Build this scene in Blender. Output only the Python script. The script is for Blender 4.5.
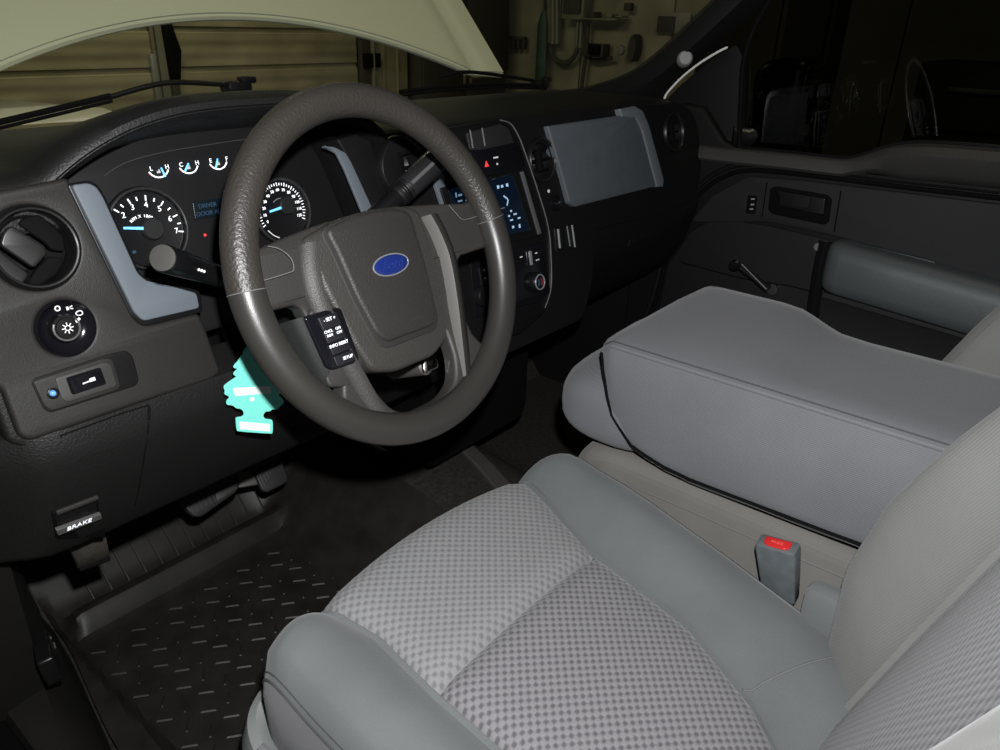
import bpy, bmesh, math, random
from mathutils import Vector, Matrix
random.seed(7)
for o in list(bpy.data.objects): bpy.data.objects.remove(o)
S = bpy.context.scene
COL = S.collection
# ------------------------------------------------------------------ camera, world, light, exposure
CP = Vector((-0.55575, -0.59304, 0.96864)); YAW, PITCH, ROLL, FPX = [math.radians(a) for a in (51.8126, 25.0521, 2.07356)] + [764.52]
FW = Vector((math.sin(YAW)*math.cos(PITCH), math.cos(YAW)*math.cos(PITCH), -math.sin(PITCH)))
R0 = Vector((math.cos(YAW), -math.sin(YAW), 0)); U0 = R0.cross(FW)
RT = math.cos(ROLL)*R0 + math.sin(ROLL)*U0; UP = -math.sin(ROLL)*R0 + math.cos(ROLL)*U0
cam = bpy.data.cameras.new('camera'); camo = bpy.data.objects.new('camera', cam); COL.objects.link(camo)
M = Matrix((RT, UP, -FW)).transposed().to_4x4(); M.translation = CP
camo.matrix_world = M
cam.sensor_fit = 'HORIZONTAL'; cam.sensor_width = 36; cam.lens = FPX*36/1000; cam.clip_start = .02; cam.clip_end = 60
S.camera = camo
S.view_settings.view_transform = 'Standard'; S.view_settings.look = 'None'; S.view_settings.gamma = 1
S.view_settings.use_curve_mapping = False; S.view_settings.exposure = 0.0
W = bpy.data.worlds.new('night'); S.world = W; W.use_nodes = True
W.node_tree.nodes['Background'].inputs[0].default_value = (.5, .52, .6, 1); W.node_tree.nodes['Background'].inputs[1].default_value = .012
def lamp(name, kind, loc, energy, color, size, look=None, spread=None):
    l = bpy.data.lights.new(name, kind); l.energy = energy; l.color = color
    if kind == 'AREA': l.shape = 'RECTANGLE'; l.size, l.size_y = size
    else: l.shadow_soft_size = size
    if spread and kind == 'AREA': l.spread = spread
    o = bpy.data.objects.new(name, l); COL.objects.link(o); o.location = loc
    if look is not None: o.rotation_euler = (Vector(look)-Vector(loc)).to_track_quat('-Z', 'Y').to_euler()
    return o
# the photographer's flash, a hand's breadth above the lens
FL = CP + UP*.085 + RT*.03
lamp('flash', 'SPOT', FL, 61.0, (.985, .99, 1), .012, look=FL+FW)
fl = bpy.data.lights['flash']; fl.spot_size = math.radians(114); fl.spot_blend = .75
# the garage's fluorescent strip by the roller door
lamp('garage_tube', 'AREA', (1.6, 3.2, 2.5), 24, (1, .93, .58), (1.8, .2), look=(2.4, 3.6, 0))
lamp('garage_tube', 'AREA', (.5, -.9, 3.5), 34, (1, .95, .66), (1.8, .2), look=(.5, 1.2, 0))

# ------------------------------------------------------------------ pixel -> place
def ray(x, y): return FW + RT*((x-500)/FPX) - UP*((y-375)/FPX)
def at(x, y, ax, val):
    v = ray(x, y); return CP + v*((val-CP[ax])/v[ax])
class Frame:
    def __init__(s, o, ex, ey): s.o = Vector(o); s.ex = Vector(ex).normalized(); s.ey = Vector(ey).normalized(); s.en = s.ex.cross(s.ey)
    def px(s, x, y, off=0):
        v = ray(x, y); t = ((s.o+s.en*off-CP).dot(s.en))/v.dot(s.en); d = CP+v*t-s.o
        return (d.dot(s.ex), d.dot(s.ey))
    def pts(s, L, off=0): return [s.px(x, y, off) for x, y in L]
    def P(s, u, v, w=0): return s.o+s.ex*u+s.ey*v+s.en*w
    def mat(s, w=0, u=0, v=0):
        m = Matrix((s.ex, s.ey, s.en)).transposed().to_4x4(); m.translation = s.P(u, v, w); return m

# ------------------------------------------------------------------ materials
MATS = {}
def mat(name, col, rough=.5, metal=0, grain=0, gscale=900, emit=None, estr=0, spec=.5, var=0, vscale=30, coat=0, sheen=0):
    if name in MATS: return MATS[name]
    m = bpy.data.materials.new(name); m.use_nodes = True; nt = m.node_tree; b = nt.nodes['Principled BSDF']
    b.inputs['Base Color'].default_value = (*col, 1); b.inputs['Roughness'].default_value = rough; b.inputs['Metallic'].default_value = metal
    b.inputs['Specular IOR Level'].default_value = spec; b.inputs['Coat Weight'].default_value = coat; b.inputs['Sheen Weight'].default_value = sheen
    if emit: b.inputs['Emission Color'].default_value = (*emit, 1); b.inputs['Emission Strength'].default_value = estr
    tc = nt.nodes.new('ShaderNodeTexCoord')
    if grain:
        n = nt.nodes.new('ShaderNodeTexNoise'); n.inputs['Scale'].default_value = gscale; n.inputs['Detail'].default_value = 2
        nt.links.new(tc.outputs['Object'], n.inputs['Vector'])
        bp = nt.nodes.new('ShaderNodeBump'); bp.inputs['Strength'].default_value = grain; bp.inputs['Distance'].default_value = .001
        nt.links.new(n.outputs['Fac'], bp.inputs['Height']); nt.links.new(bp.outputs['Normal'], b.inputs['Normal'])
    if var:
        n = nt.nodes.new('ShaderNodeTexNoise'); n.inputs['Scale'].default_value = vscale; n.inputs['Detail'].default_value = 5
        nt.links.new(tc.outputs['Object'], n.inputs['Vector'])
        r = nt.nodes.new('ShaderNodeValToRGB'); r.color_ramp.elements[0].position = .3; r.color_ramp.elements[1].position = .7
        r.color_ramp.elements[0].color = (*[c*(1-var) for c in col], 1); r.color_ramp.elements[1].color = (*[min(1, c*(1+var)) for c in col], 1)
        nt.links.new(n.outputs['Fac'], r.inputs['Fac']); nt.links.new(r.outputs['Color'], b.inputs['Base Color'])
    MATS[name] = m; return m
def math_node(nt, op, a, b=None):
    n = nt.nodes.new('ShaderNodeMath'); n.operation = op
    for i, v in enumerate((a, b)):
        if v is None: continue
        if isinstance(v, (int, float)): n.inputs[i].default_value = v
        else: nt.links.new(v, n.inputs[i])
    return n.outputs[0]
def cloth_rib(name, col, axis='Z', period=.0022, strength=.35, var=.12, dirs=None):
    m = mat(name, col, .95, sheen=.15, spec=.2); nt = m.node_tree; b = nt.nodes['Principled BSDF']
    tc = nt.nodes.new('ShaderNodeTexCoord'); sx = nt.nodes.new('ShaderNodeSeparateXYZ'); nt.links.new(tc.outputs['Object'], sx.inputs[0])
    v = sx.outputs[axis]
    if axis == 'Y': v = math_node(nt, 'ADD', sx.outputs['Y'], math_node(nt, 'MULTIPLY', sx.outputs['Z'], .5))
    s = math_node(nt, 'SINE', math_node(nt, 'MULTIPLY', v, 2*math.pi/period))
    n = nt.nodes.new('ShaderNodeTexNoise'); n.inputs['Scale'].default_value = 650; nt.links.new(tc.outputs['Object'], n.inputs['Vector'])
    h = math_node(nt, 'ADD', math_node(nt, 'MULTIPLY', s, .5), n.outputs['Fac'])
    bp = nt.nodes.new('ShaderNodeBump'); bp.inputs['Strength'].default_value = strength; bp.inputs['Distance'].default_value = .0008
    nt.links.new(h, bp.inputs['Height']); nt.links.new(bp.outputs['Normal'], b.inputs['Normal'])
    n2 = nt.nodes.new('ShaderNodeTexNoise'); n2.inputs['Scale'].default_value = 9; n2.inputs['Detail'].default_value = 4; nt.links.new(tc.outputs['Object'], n2.inputs['Vector'])
    f = math_node(nt, 'ADD', math_node(nt, 'MULTIPLY', h, .25), n2.outputs['Fac'])
    r = nt.nodes.new('ShaderNodeValToRGB'); r.color_ramp.elements[0].position = .35; r.color_ramp.elements[1].position = .95
    r.color_ramp.elements[0].color = (*[c*(1-var) for c in col], 1); r.color_ramp.elements[1].color = (*[c*(1+var) for c in col], 1)
    nt.links.new(f, r.inputs['Fac']); nt.links.new(r.outputs['Color'], b.inputs['Base Color'])
    return m
def cloth_weave(name, light, dark, a='X', b_='Y', pa=.0128, pb=.0054, strength=.7):
    """staggered oval knots in rows"""
    m = mat(name, light, .95, spec=.2, sheen=.15); nt = m.node_tree; b = nt.nodes['Principled BSDF']
    tc = nt.nodes.new('ShaderNodeTexCoord'); sx = nt.nodes.new('ShaderNodeSeparateXYZ'); nt.links.new(tc.outputs['Object'], sx.inputs[0])
    va = sx.outputs[a]; vb = sx.outputs[b_]
    ca = math_node(nt, 'COSINE', math_node(nt, 'MULTIPLY', va, 2*math.pi/pa)); cb = math_node(nt, 'COSINE', math_node(nt, 'MULTIPLY', vb, math.pi/pb))
    p = math_node(nt, 'MULTIPLY', ca, cb)                       # staggered: product of cosines
    n = nt.nodes.new('ShaderNodeTexNoise'); n.inputs['Scale'].default_value = 500; nt.links.new(tc.outputs['Object'], n.inputs['Vector'])
    p2 = math_node(nt, 'ADD', p, math_node(nt, 'MULTIPLY', math_node(nt, 'SUBTRACT', n.outputs['Fac'], .5), 1.0))
    r = nt.nodes.new('ShaderNodeValToRGB'); r.color_ramp.elements[0].position = .40; r.color_ramp.elements[1].position = .85
    r.color_ramp.elements[0].color = (*light, 1); r.color_ramp.elements[1].color = (*dark, 1)
    q = math_node(nt, 'MULTIPLY_ADD', p2, .5); nt.nodes[-1].inputs[2].default_value = .5
    nt.links.new(q, r.inputs['Fac']); nt.links.new(r.outputs['Color'], b.inputs['Base Color'])
    bp = nt.nodes.new('ShaderNodeBump'); bp.inputs['Strength'].default_value = strength; bp.inputs['Distance'].default_value = .001; bp.invert = True
    nt.links.new(q, bp.inputs['Height']); nt.links.new(bp.outputs['Normal'], b.inputs['Normal'])
    return m
def glass(name, tint, refl=1.0):
    m = bpy.data.materials.new(name); m.use_nodes = True; nt = m.node_tree; nt.nodes.clear()
    o = nt.nodes.new('ShaderNodeOutputMaterial'); mx = nt.nodes.new('ShaderNodeMixShader'); t = nt.nodes.new('ShaderNodeBsdfTransparent'); g = nt.nodes.new('ShaderNodeBsdfGlossy')
    lw = nt.nodes.new('ShaderNodeLayerWeight'); lw.inputs['Blend'].default_value = .5; fr5 = math_node(nt, 'POWER', lw.outputs['Facing'], 5.0); fres = math_node(nt, 'ADD', math_node(nt, 'MULTIPLY', fr5, .94), .05); g.inputs['Roughness'].default_value = .01; g.inputs['Color'].default_value = (refl, refl, refl, 1)
    t.inputs[0].default_value = (*tint, 1); nt.links.new(fres, mx.inputs[0]); nt.links.new(t.outputs[0], mx.inputs[1]); nt.links.new(g.outputs[0], mx.inputs[2]); nt.links.new(mx.outputs[0], o.inputs[0])
    MATS[name] = m; return m

PLA = mat('fascia_plastic', (.0180, .0170, .0158), .5, grain=.35, gscale=1100, spec=.35)
PLD = mat('dark_plastic', (.0068, .0066, .0066), .55, grain=.3, gscale=900, spec=.18)
PAD = mat('dash_pad', (.009, .0088, .0085), .5, grain=.6, gscale=420, spec=.3)
BLK = mat('black_plastic', (.006, .006, .0065), .35, spec=.35)
GLS = mat('gloss_black', (.006, .006, .008), .12, spec=.5)
VOID = mat('void_black', (.003, .003, .003), .8, spec=.1)
TRIM = mat('blue_grey_trim', (.105, .122, .140), .55, grain=.15, gscale=1500, spec=.4)
SILV = mat('satin_silver', (.42, .43, .44), .32, metal=.6)
CHR = mat('chrome', (.75, .74, .72), .15, metal=1)
LEA = mat('rim_leather', (.031, .0278, .0238), .42, grain=.9, gscale=330, spec=.5)
RIMS = mat('rim_smooth', (.028, .0262, .0235), .36, grain=.12, gscale=900, spec=.5)
HUBM = mat('airbag_plastic', (.037, .0348, .0315), .45, grain=.7, gscale=520, spec=.45)
HUBS = mat('spoke_plastic', (.031, .0293, .0268), .48, grain=.4, gscale=800, spec=.4)
BTN = mat('button_black', (.012, .012, .015), .4)
WHT = mat('white_print_glow', (.85, .87, .9), .6, emit=(.9, .95, 1), estr=.55)  # plain lettering with a glow added to its white
PRT = mat('white_paint_print', (.8, .8, .8), .6)
GWHT = mat('backlit_white', (.8, .82, .85), .6, emit=(.95, .97, 1), estr=.9)
GBLU = mat('backlit_blue', (.15, .5, .9), .5, emit=(.12, .5, 1), estr=1.2)
GRED = mat('backlit_red', (.7, .05, .05), .5, emit=(1, .05, .05), estr=.6)
DBLU = mat('display_blue', (.02, .05, .09), .4, emit=(.08, .25, .45), estr=.05)
SCR = mat('screen_blue', (.003, .006, .012), .15, emit=(.015, .05, .11), estr=.07)
EMB = mat('emblem_blue', (.010, .022, .135), .22, coat=.4)
EMBT = mat('emblem_text', (.013, .028, .16), .3)
CARP = mat('carpet', (.029, .027, .024), .95, grain=1.0, gscale=700, var=.35, vscale=120, spec=.15)
MATR = mat('rubber_mat', (.0175, .016, .0142), .48, grain=.25, gscale=600, var=.3, vscale=20, spec=.35)
RUB = mat('pedal_rubber', (.016, .016, .016), .5)
STL = mat('dull_steel', (.12, .11, .10), .5, metal=.5)
BOLS = cloth_rib('bolster_cloth', (.122, .130, .131), 'Y', .0019, .18, .14)
BBOL = cloth_rib('back_bolster_cloth', (.165, .165, .158), 'Y', .0026, .3, .08)
SIDE = cloth_rib('seat_side_cloth', (.155, .152, .16), 'Z', .0026, .3, .10)
CTOP = cloth_rib('console_top_cloth', (.113, .114, .121), 'Y', .0019, .2, .10)
CSID = cloth_rib('console_side_cloth', (.140, .143, .152), 'Z', .0026, .35, .10)
CBAS = cloth_rib('center_cushion_cloth', (.150, .142, .131), 'X', .0024, .15, .10)
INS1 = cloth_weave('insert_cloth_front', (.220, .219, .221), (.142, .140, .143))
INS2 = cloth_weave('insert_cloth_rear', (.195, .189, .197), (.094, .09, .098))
INSB = cloth_weave('insert_cloth_back', (.135, .129, .137), (.070, .067, .075), 'X', 'Z', .0105, .0085)
STI = mat('stitch_dark', (.055, .055, .06), .9)
STG = mat('stitch_grey', (.13, .13, .13), .9)
SHELL = mat('seat_shell', (.24, .255, .25), .6, grain=.3, gscale=900)
BUCK = mat('buckle_plastic', (.10, .115, .12), .5, grain=.15, var=.15, vscale=60)
RED = mat('release_red', (.55, .02, .02), .35)
TEAL = mat('freshener_teal', (.17, .68, .57), .8)
TEALW = mat('freshener_white', (.74, .86, .82), .8)
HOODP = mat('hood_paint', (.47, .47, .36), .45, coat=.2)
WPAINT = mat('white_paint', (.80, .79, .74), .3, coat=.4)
RDOOR = mat('roller_door_paint', (.24, .215, .145), .7, var=.25, vscale=5)
GWALL = mat('garage_wall_paint', (.20, .19, .13), .8, var=.2, vscale=3)
GDARK = mat('garage_dark', (.035, .033, .028), .8)
GMET = mat('garage_metal', (.16, .155, .12), .5)
GGRN = mat('garage_green', (.025, .06, .05), .6)
CONC = mat('concrete', (.22, .21, .19), .8, var=.2, vscale=5, grain=.2)
WSG = glass('windshield_glass', (.93, .96, .93), .6); DRG = glass('door_glass', (.11, .115, .115), .25)

# ------------------------------------------------------------------ object helpers
ORG = {}
def thing(name, label, cat, loc=(0, 0, 0), group=None):
    o = bpy.data.objects.new(name, None); COL.objects.link(o); o.location = loc; o.empty_display_size = .05
    o['label'] = label; o['category'] = cat
    if group: o['group'] = group
    ORG[o.name] = Vector(loc); return o
def struct(name, label, cat, loc=(0, 0, 0)):
    o = thing(name, label, cat, loc); o['kind'] = 'structure'; return o
def shade(me, angle=35):
    me.polygons.foreach_set('use_smooth', [True]*len(me.polygons))
    try: me.set_sharp_from_angle(angle=math.radians(angle))
    except Exception: pass
def obj(name, me, m=None, parent=None, smooth=35, loc=None, label=None):
    """mesh is authored in world coordinates"""
    me.name = name
    if m: me.materials.clear(); me.materials.append(m)
    if smooth: shade(me, smooth)
    o = bpy.data.objects.new(name, me); COL.objects.link(o)
    if parent is not None:
        o.parent = parent
        o.location = -ORG.get(parent.name, Vector((0, 0, 0)))
        ORG[o.name] = Vector((0, 0, 0))
    else:
        ORG[o.name] = Vector((0, 0, 0))
    if label: o['label'] = label
    return o
def tag(o, label, cat, group=None, kind=None):
    o['label'] = label; o['category'] = cat
    if group: o['group'] = group
    if kind: o['kind'] = kind
    return o
def base_origin(o):
    """move a one-mesh thing's origin to its base"""
    c = [v.co for v in o.data.vertices]; b = Vector(((min(p.x for p in c)+max(p.x for p in c))/2, (min(p.y for p in c)+max(p.y for p in c))/2, min(p.z for p in c)))
    o.data.transform(Matrix.Translation(-b)); o.location = b; return o
def from_bm(bm):
    bmesh.ops.recalc_face_normals(bm, faces=bm.faces); me = bpy.data.meshes.new('m'); bm.to_mesh(me); bm.free(); return me
def mesh(V, F):
    me = bpy.data.meshes.new('m'); me.from_pydata([tuple(v) for v in V], [], F); me.update(); return me
def join(*ms):
    bm = bmesh.new()
    for m in ms: bm.from_mesh(m); bpy.data.meshes.remove(m)
    me = bpy.data.meshes.new('m'); bm.to_mesh(me); bm.free(); return me
def box(c, d, bev=0, rot=None, seg=2):
    bm = bmesh.new(); bmesh.ops.create_cube(bm, size=1); bmesh.ops.scale(bm, vec=d, verts=bm.verts)
    if bev: bmesh.ops.bevel(bm, geom=bm.edges[:], offset=bev, segments=seg, affect='EDGES', profile=.5)
    me = from_bm(bm)
    T = Matrix.Translation(c)
    me.transform(T @ rot.to_4x4() if rot else T); return me
def obox(fr, u, v, w, d, bev=0, ang=0):
    m = box((0, 0, 0), d, bev); m.transform(fr.mat(w, u, v) @ Matrix.Rotation(ang, 4, 'Z')); return m
def loft(rings, closed=False, cap=False, wrap=False):
    n = len(rings[0]); V = [p for r in rings for p in r]; F = []
    K = len(rings)
    for i in range(K if wrap else K-1):
        for j in range(n if closed else n-1):
            a = i*n+j; b = i*n+(j+1) % n; c = ((i+1) % K)*n+(j+1) % n; d = ((i+1) % K)*n+j
            F.append((a, b, c, d))
    if cap and closed: F.append(tuple(range(n))[::-1]); F.append(tuple((K-1)*n+j for j in range(n)))
    me = mesh(V, F); bm = bmesh.new(); bm.from_mesh(me); bpy.data.meshes.remove(me)
    bmesh.ops.remove_doubles(bm, verts=bm.verts, dist=1e-6)
    return from_bm(bm)
def tube(path, r, n=10, cap=True, closed=False):
    P = [Vector(p) for p in path]; K = len(P); rs = r if isinstance(r, (list, tuple)) else [r]*K
    T = []
    for i in range(K):
        if closed: t = P[(i+1) % K]-P[i-1]
        else: t = P[min(i+1, K-1)]-P[max(i-1, 0)]
        T.append(t.normalized())
    nrm = T[0].orthogonal().normalized(); rings = []
    for i in range(K):
        nrm = (nrm-T[i]*nrm.dot(T[i])).normalized(); b = T[i].cross(nrm)
        rings.append([P[i]+(nrm*math.cos(2*math.pi*k/n)+b*math.sin(2*math.pi*k/n))*rs[i] for k in range(n)])
    return loft(rings, True, cap and not closed, closed)
def lathe(prof, fr, u=0, v=0, w=0, n=40, sx=1, sy=1):
    """profile (r, height along normal)"""
    rings = []
    for r, h in prof:
        rings.append([fr.P(u+sx*r*math.cos(2*math.pi*k/n), v+sy*r*math.sin(2*math.pi*k/n), w+h) for k in range(n)])
    me = loft(rings, True, False)
    return me
def chaikin(p, k=2, closed=True):
    p = [Vector(q) for q in p]
    for _ in range(k):
        o = []; n = len(p)
        if not closed: o.append(p[0])
        for i in range(n if closed else n-1):
            a, b = p[i], p[(i+1) % n]; o += [a*.75+b*.25, a*.25+b*.75]
        if not closed: o.append(p[-1])
        p = o
    return [tuple(q) for q in p]
def spline(p, k=8, closed=False):
    """catmull-rom through the points"""
    p = [Vector(q) for q in p]; n = len(p); o = []
    for i in range(n if closed else n-1):
        if closed: a, b, c, d = p[i-1], p[i], p[(i+1) % n], p[(i+2) % n]
        else: a, b, c, d = p[max(i-1, 0)], p[i], p[i+1], p[min(i+2, n-1)]
        for s in range(k):
            t = s/k; o.append(.5*((2*b)+(c-a)*t+(2*a-5*b+4*c-d)*t*t+(3*b-a-3*c+d)*t**3))
    if not closed: o.append(p[-1])
    return o
def rnd(pts, r, seg=4):
    """round a polygon's corners"""
    P = [Vector(p) for p in pts]; n = len(P); out = []
    for i in range(n):
        a, b, c = P[i-1], P[i], P[(i+1) % n]; d1 = a-b; d2 = c-b
        rr = min(r, d1.length*.45, d2.length*.45); p1 = b+d1.normalized()*rr; p2 = b+d2.normalized()*rr
        for k in range(seg+1):
            t = k/seg; out.append(tuple((1-t)**2*p1+2*t*(1-t)*b+t*t*p2))
    return out
def plate2d(outline, holes=(), depth=.004, bev=.001, res=2):
    """flat plate in local xy, front face at z=0, going back to z=-depth"""
    c = bpy.data.curves.new('c', 'CURVE'); c.dimensions = '2D'; c.fill_mode = 'BOTH'
    c.extrude = max(depth/2-bev, 1e-5); c.bevel_depth = bev; c.bevel_resolution = res; c.offset = -bev
    for L in [outline]+list(holes):
        s = c.splines.new('POLY'); s.points.add(len(L)-1); s.use_cyclic_u = True
        for i, q in enumerate(L): s.points[i].co = (q[0], q[1], 0, 1)
    o = bpy.data.objects.new('c', c); me = bpy.data.meshes.new_from_object(o); bpy.data.objects.remove(o); bpy.data.curves.remove(c)
    bm = bmesh.new(); bm.from_mesh(me); bpy.data.meshes.remove(me)
    bmesh.ops.remove_doubles(bm, verts=bm.verts, dist=1e-6)
    for v in bm.verts: v.co.z -= depth/2
    return from_bm(bm)
def plate(fr, outline, w=0, depth=.004, bev=.001, holes=(), res=2):
    me = plate2d(outline, holes, depth, bev, res); me.transform(fr.mat(w)); return me
def text2d(t, size, depth=.0004, align='CENTER', shear=0):
    c = bpy.data.curves.new('t', 'FONT'); c.body = t; c.size = size; c.align_x = align; c.align_y = 'CENTER'; c.extrude = depth/2; c.shear = shear; c.resolution_u = 3
    o = bpy.data.objects.new('t', c); me = bpy.data.meshes.new_from_object(o); bpy.data.objects.remove(o); bpy.data.curves.remove(c); return me
def text(fr, t, u, v, w, size, ang=0, depth=.0004, shear=0, sx=1):
    me = text2d(t, size, depth, shear=shear); me.transform(fr.mat(w, u, v) @ Matrix.Rotation(ang, 4, 'Z') @ Matrix.Diagonal((sx, 1, 1, 1))); return me
def arc(fr, u, v, w, r, a0, a1, n=24): return [fr.P(u+r*math.cos(a0+(a1-a0)*k/n), v+r*math.sin(a0+(a1-a0)*k/n), w) for k in range(n+1)]
def smooth01(x): x = max(0., min(1., x)); return x*x*(3-2*x)
def lerp(a, b, t): return a+(b-a)*t
def interp(tab, x):
    if x <= tab[0][0]: return tab[0][1]
    for (a, fa), (b, fb) in zip(tab, tab[1:]):
        if x <= b: t = (x-a)/(b-a); return fa+(fb-fa)*t
    return tab[-1][1]

# ================================================================== THE SETTING: garage
YD, XW, ZG = 4.2, 5.5, -.56
g = obj('ground', box((1.5, 1.5, ZG-.05), (9, 9, .1)), CONC); tag(g, 'grey concrete garage floor under the truck', 'floor', kind='structure')
w1 = obj('wall_front', join(box((-2.2, YD+.35, 1.2), (3.0, .1, 3.6)), box((4.7, YD+.35, 1.2), (1.9, .1, 3.6)), box((1.5, YD+.35, 2.75), (9, .1, .6))), GWALL)
tag(w1, 'dim olive garage wall around the sectional door', 'wall', kind='structure')
wr = struct('wall_right', 'painted garage side wall crowded with boxes and hoses', 'wall', (XW, 1.5, ZG))
for i in range(9):
    y0 = -2.6+i*.86
    obj('wall_panel', box((XW+.05, y0+.43, 1.1), (.06, .848, 3.3), .004), GWALL, wr)
# sectional door: framed panels with ribs, split by a stile
rd = thing('sectional_door', 'tan ribbed sectional garage door ahead of the truck', 'garage door', (1.5, YD, ZG))
pm = None
def door_panel_mesh():
    prof = []; h = .232
    for i in range(37):
        t = i/36; z = t*h
        d = 0
        if t < .06 or t > .94: d = -.012
        else: d = .0016*math.sin(t*2*math.pi*3)
        prof.append((z, d))
    R = [[Vector((0, -d, z)) for z, d in prof], [Vector((1, -d, z)) for z, d in prof]]
    return loft(R)
dm = door_panel_mesh(); dm.materials.append(RDOOR); shade(dm, 20)
for (x0, x1) in ((-.62, 2.04), (2.12, 3.64)):
    for k in range(11):
        o = bpy.data.objects.new('door_panel', dm); COL.objects.link(o); o.parent = rd
        o.location = Vector((x0, YD, ZG+.005+k*.232))-Vector((1.5, YD, ZG)); o.scale = (x1-x0, 1, 1)
obj('stile', join(box((2.08, YD-.005, .72), (.07, .03, 2.5), .004), box((2.02, YD-.02, .72), (.02, .02, 2.5), .003)), GMET, rd)
obj('stile_cover', box((2.12, YD-.03, .72), (.05, .03, 2.5), .004), mat('stile_dark', (.05, .047, .035), .7), rd)
obj('bracket', plate(Frame((2.125, YD-.05, .70), (1, 0, 0), (0, 0, 1)), [(-.03, -.15), (.03, -.15), (.06, .02), (.02, .17), (-.04, .17)], depth=.03, bev=.004), VOID, rd)
obj('hinge', box((2.0, YD-.03, .56), (.03, .03, .28), .004), SILV, rd)
tr = thing('door_track', 'dark steel guide track beside the sectional garage door', 'track', (3.7, YD, ZG))
obj('track_rail', box((3.70, YD-.04, .72), (.13, .05, 2.5), .006), GDARK, tr); obj('track_lip', box((3.73, YD-.08, .72), (.014, .04, 2.5), .003), GMET, tr)
obj('track_bracket', box((3.72, YD-.07, .64), (.16, .05, .10), .006), VOID, tr)
jb = obj('door_jamb', join(box((3.96, YD+.05, .9), (.36, .18, 3.0), .01), box((3.87, YD-.045, .9), (.03, .02, 3.0), .003), box((4.02, YD-.045, .9), (.02, .02, 3.0), .003)), RDOOR)
base_origin(jb); tag(jb, 'tan vertical jamb right of the garage door track', 'jamb', kind='structure')
dk = thing('doorway_block', 'tall dark block standing in for the dark doorway in the garage corner', 'cabinet', (4.75, YD-.1, ZG))  # closed dark block put where the doorway lies in darkness
obj('body', box((4.75, YD+.05, .6), (1.1, .35, 2.3), .01), GDARK, dk)
for s in (-1, 1):
    d = obj('door', box((4.75+s*.27, YD-.13, .6), (.52, .02, 2.2), .006), GDARK, dk); obj('handle', box((4.75+s*.04, YD-.15, .5), (.02, .02, .16), .004), GMET, d)
# things on the side wall: px helper on wall plane
WF = Frame((XW, 0, 0), (0, -1, 0), (0, 0, 1))     # normal = (-1,0,0)
def wallpx(L): return [WF.px(x, y, .02) for x, y in L]
def wbox(name, px, mt, depth, parent, bev=.006):
    (x0, y0, x1, y1) = px; a = WF.px(x0, y0, 0); b = WF.px(x1, y1, 0)
    me = box((0, 0, 0), (abs(b[0]-a[0]), abs(b[1]-a[1]), depth), bev); me.transform(WF.mat(depth/2+.02, (a[0]+b[0])/2, (a[1]+b[1])/2)); return obj(name, me, mt, parent)
def wpath(L, off=.06): return [WF.P(*WF.px(x, y, off), off) for x, y in L]
def wbase(x, y): return tuple(WF.P(*WF.px(x, y, .02), 0))
t = thing('hanging_coat', 'dark green coverall hanging on the garage side wall', 'coat', wbase(543, 85))
rg = []
for k, (py, hw) in enumerate([(10, 1), (15, 3), (25, 5), (45, 5.5), (65, 6), (80, 6.2), (84, 5)]):
    c0 = WF.px(544-k*.6, py, .1); r_ = hw*.009
    rg.append([WF.P(c0[0]+r_*math.cos(a)*(1+.15*math.sin(3*a)), c0[1], .1+.6*r_*math.sin(a)) for a in [2*math.pi*i/14 for i in range(14)]])
obj('cloth', loft(rg, True, True), GGRN, t); obj('hook', tube(wpath([(545, 0), (545, 10)], .09), .012), GDARK, t)
t = thing('breaker_box', 'grey breaker box with a dark door on the garage wall', 'box', wbase(582, 20))
obj('case', join(), GMET, t) if False else None
b_ = wbox('case', (573, -20, 592, 20), GMET, .12, t); wbox('door', (576, -20, 590, 14), GDARK, .15, b_)
t = thing('meter_panel', 'pale flat panel with conduits beside the green coverall', 'panel', wbase(555, 44)); wbox('plate', (549, -20, 563, 44), GMET, .05, t)
for xx in (553, 557): obj('conduit', tube(wpath([(xx, -20), (xx, 44)], .1), .018), GMET, t)
t = thing('wall_control', 'dark control box low on the garage wall under a cable', 'box', wbase(603, 57)); b_ = wbox('case', (592, 43, 611, 57), GDARK, .12, t); wbox('cover', (599, 44, 609, 55), VOID, .15, b_)
t = thing('hook_rail', 'dark tool rail on the garage wall left of the coverall', 'rail', wbase(520, 40)); wbox('rail', (514, 36, 529, 40), GDARK, .06, t)
for xx in (517, 522, 527): wbox('tool', (xx-1, 38, xx+1.5, 49), GDARK, .05, t)
for L, r_, lab in (([(550, 45), (553, 57), (560, 62), (568, 62), (575, 55), (579, 42), (581, 22)], .022, 'looped black air hose hanging on the garage wall'),
                   ([(588, 24), (587, 50), (585, 62), (582, 85), (580, 110)], .016, 'dark cable running straight down the garage wall'),
                   ([(589, 57), (592, 60), (600, 60), (612, 58)], .016, 'dark cable running level below the control box'),
                   ([(508, -10), (508, 40), (507, 70)], .012, 'thin pipe standing in the garage corner')):
    P_ = spline(wpath(L), 5); tag(base_origin(obj('cable', tube(P_, r_, 8), GDARK)), lab, 'cable')
for xx, lab in ((577, 'left'), (583, 'right')):
    pass
t = thing('wall_pipes', 'pair of pale pipes running down from the breaker box', 'pipes', wbase(580, 48))
for xx in (578, 581.5): obj('pipe', tube(wpath([(xx, 20), (xx-1.5, 48)], .07), .014), GMET, t)
t = thing('hose_reel', 'dark round hose reel on the garage side wall', 'reel', wbase(634, 60))
c0 = WF.px(635, 48, .06); rl = Frame(WF.P(c0[0], c0[1], .06), (0, -1, 0), (0, 0, 1))
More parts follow.
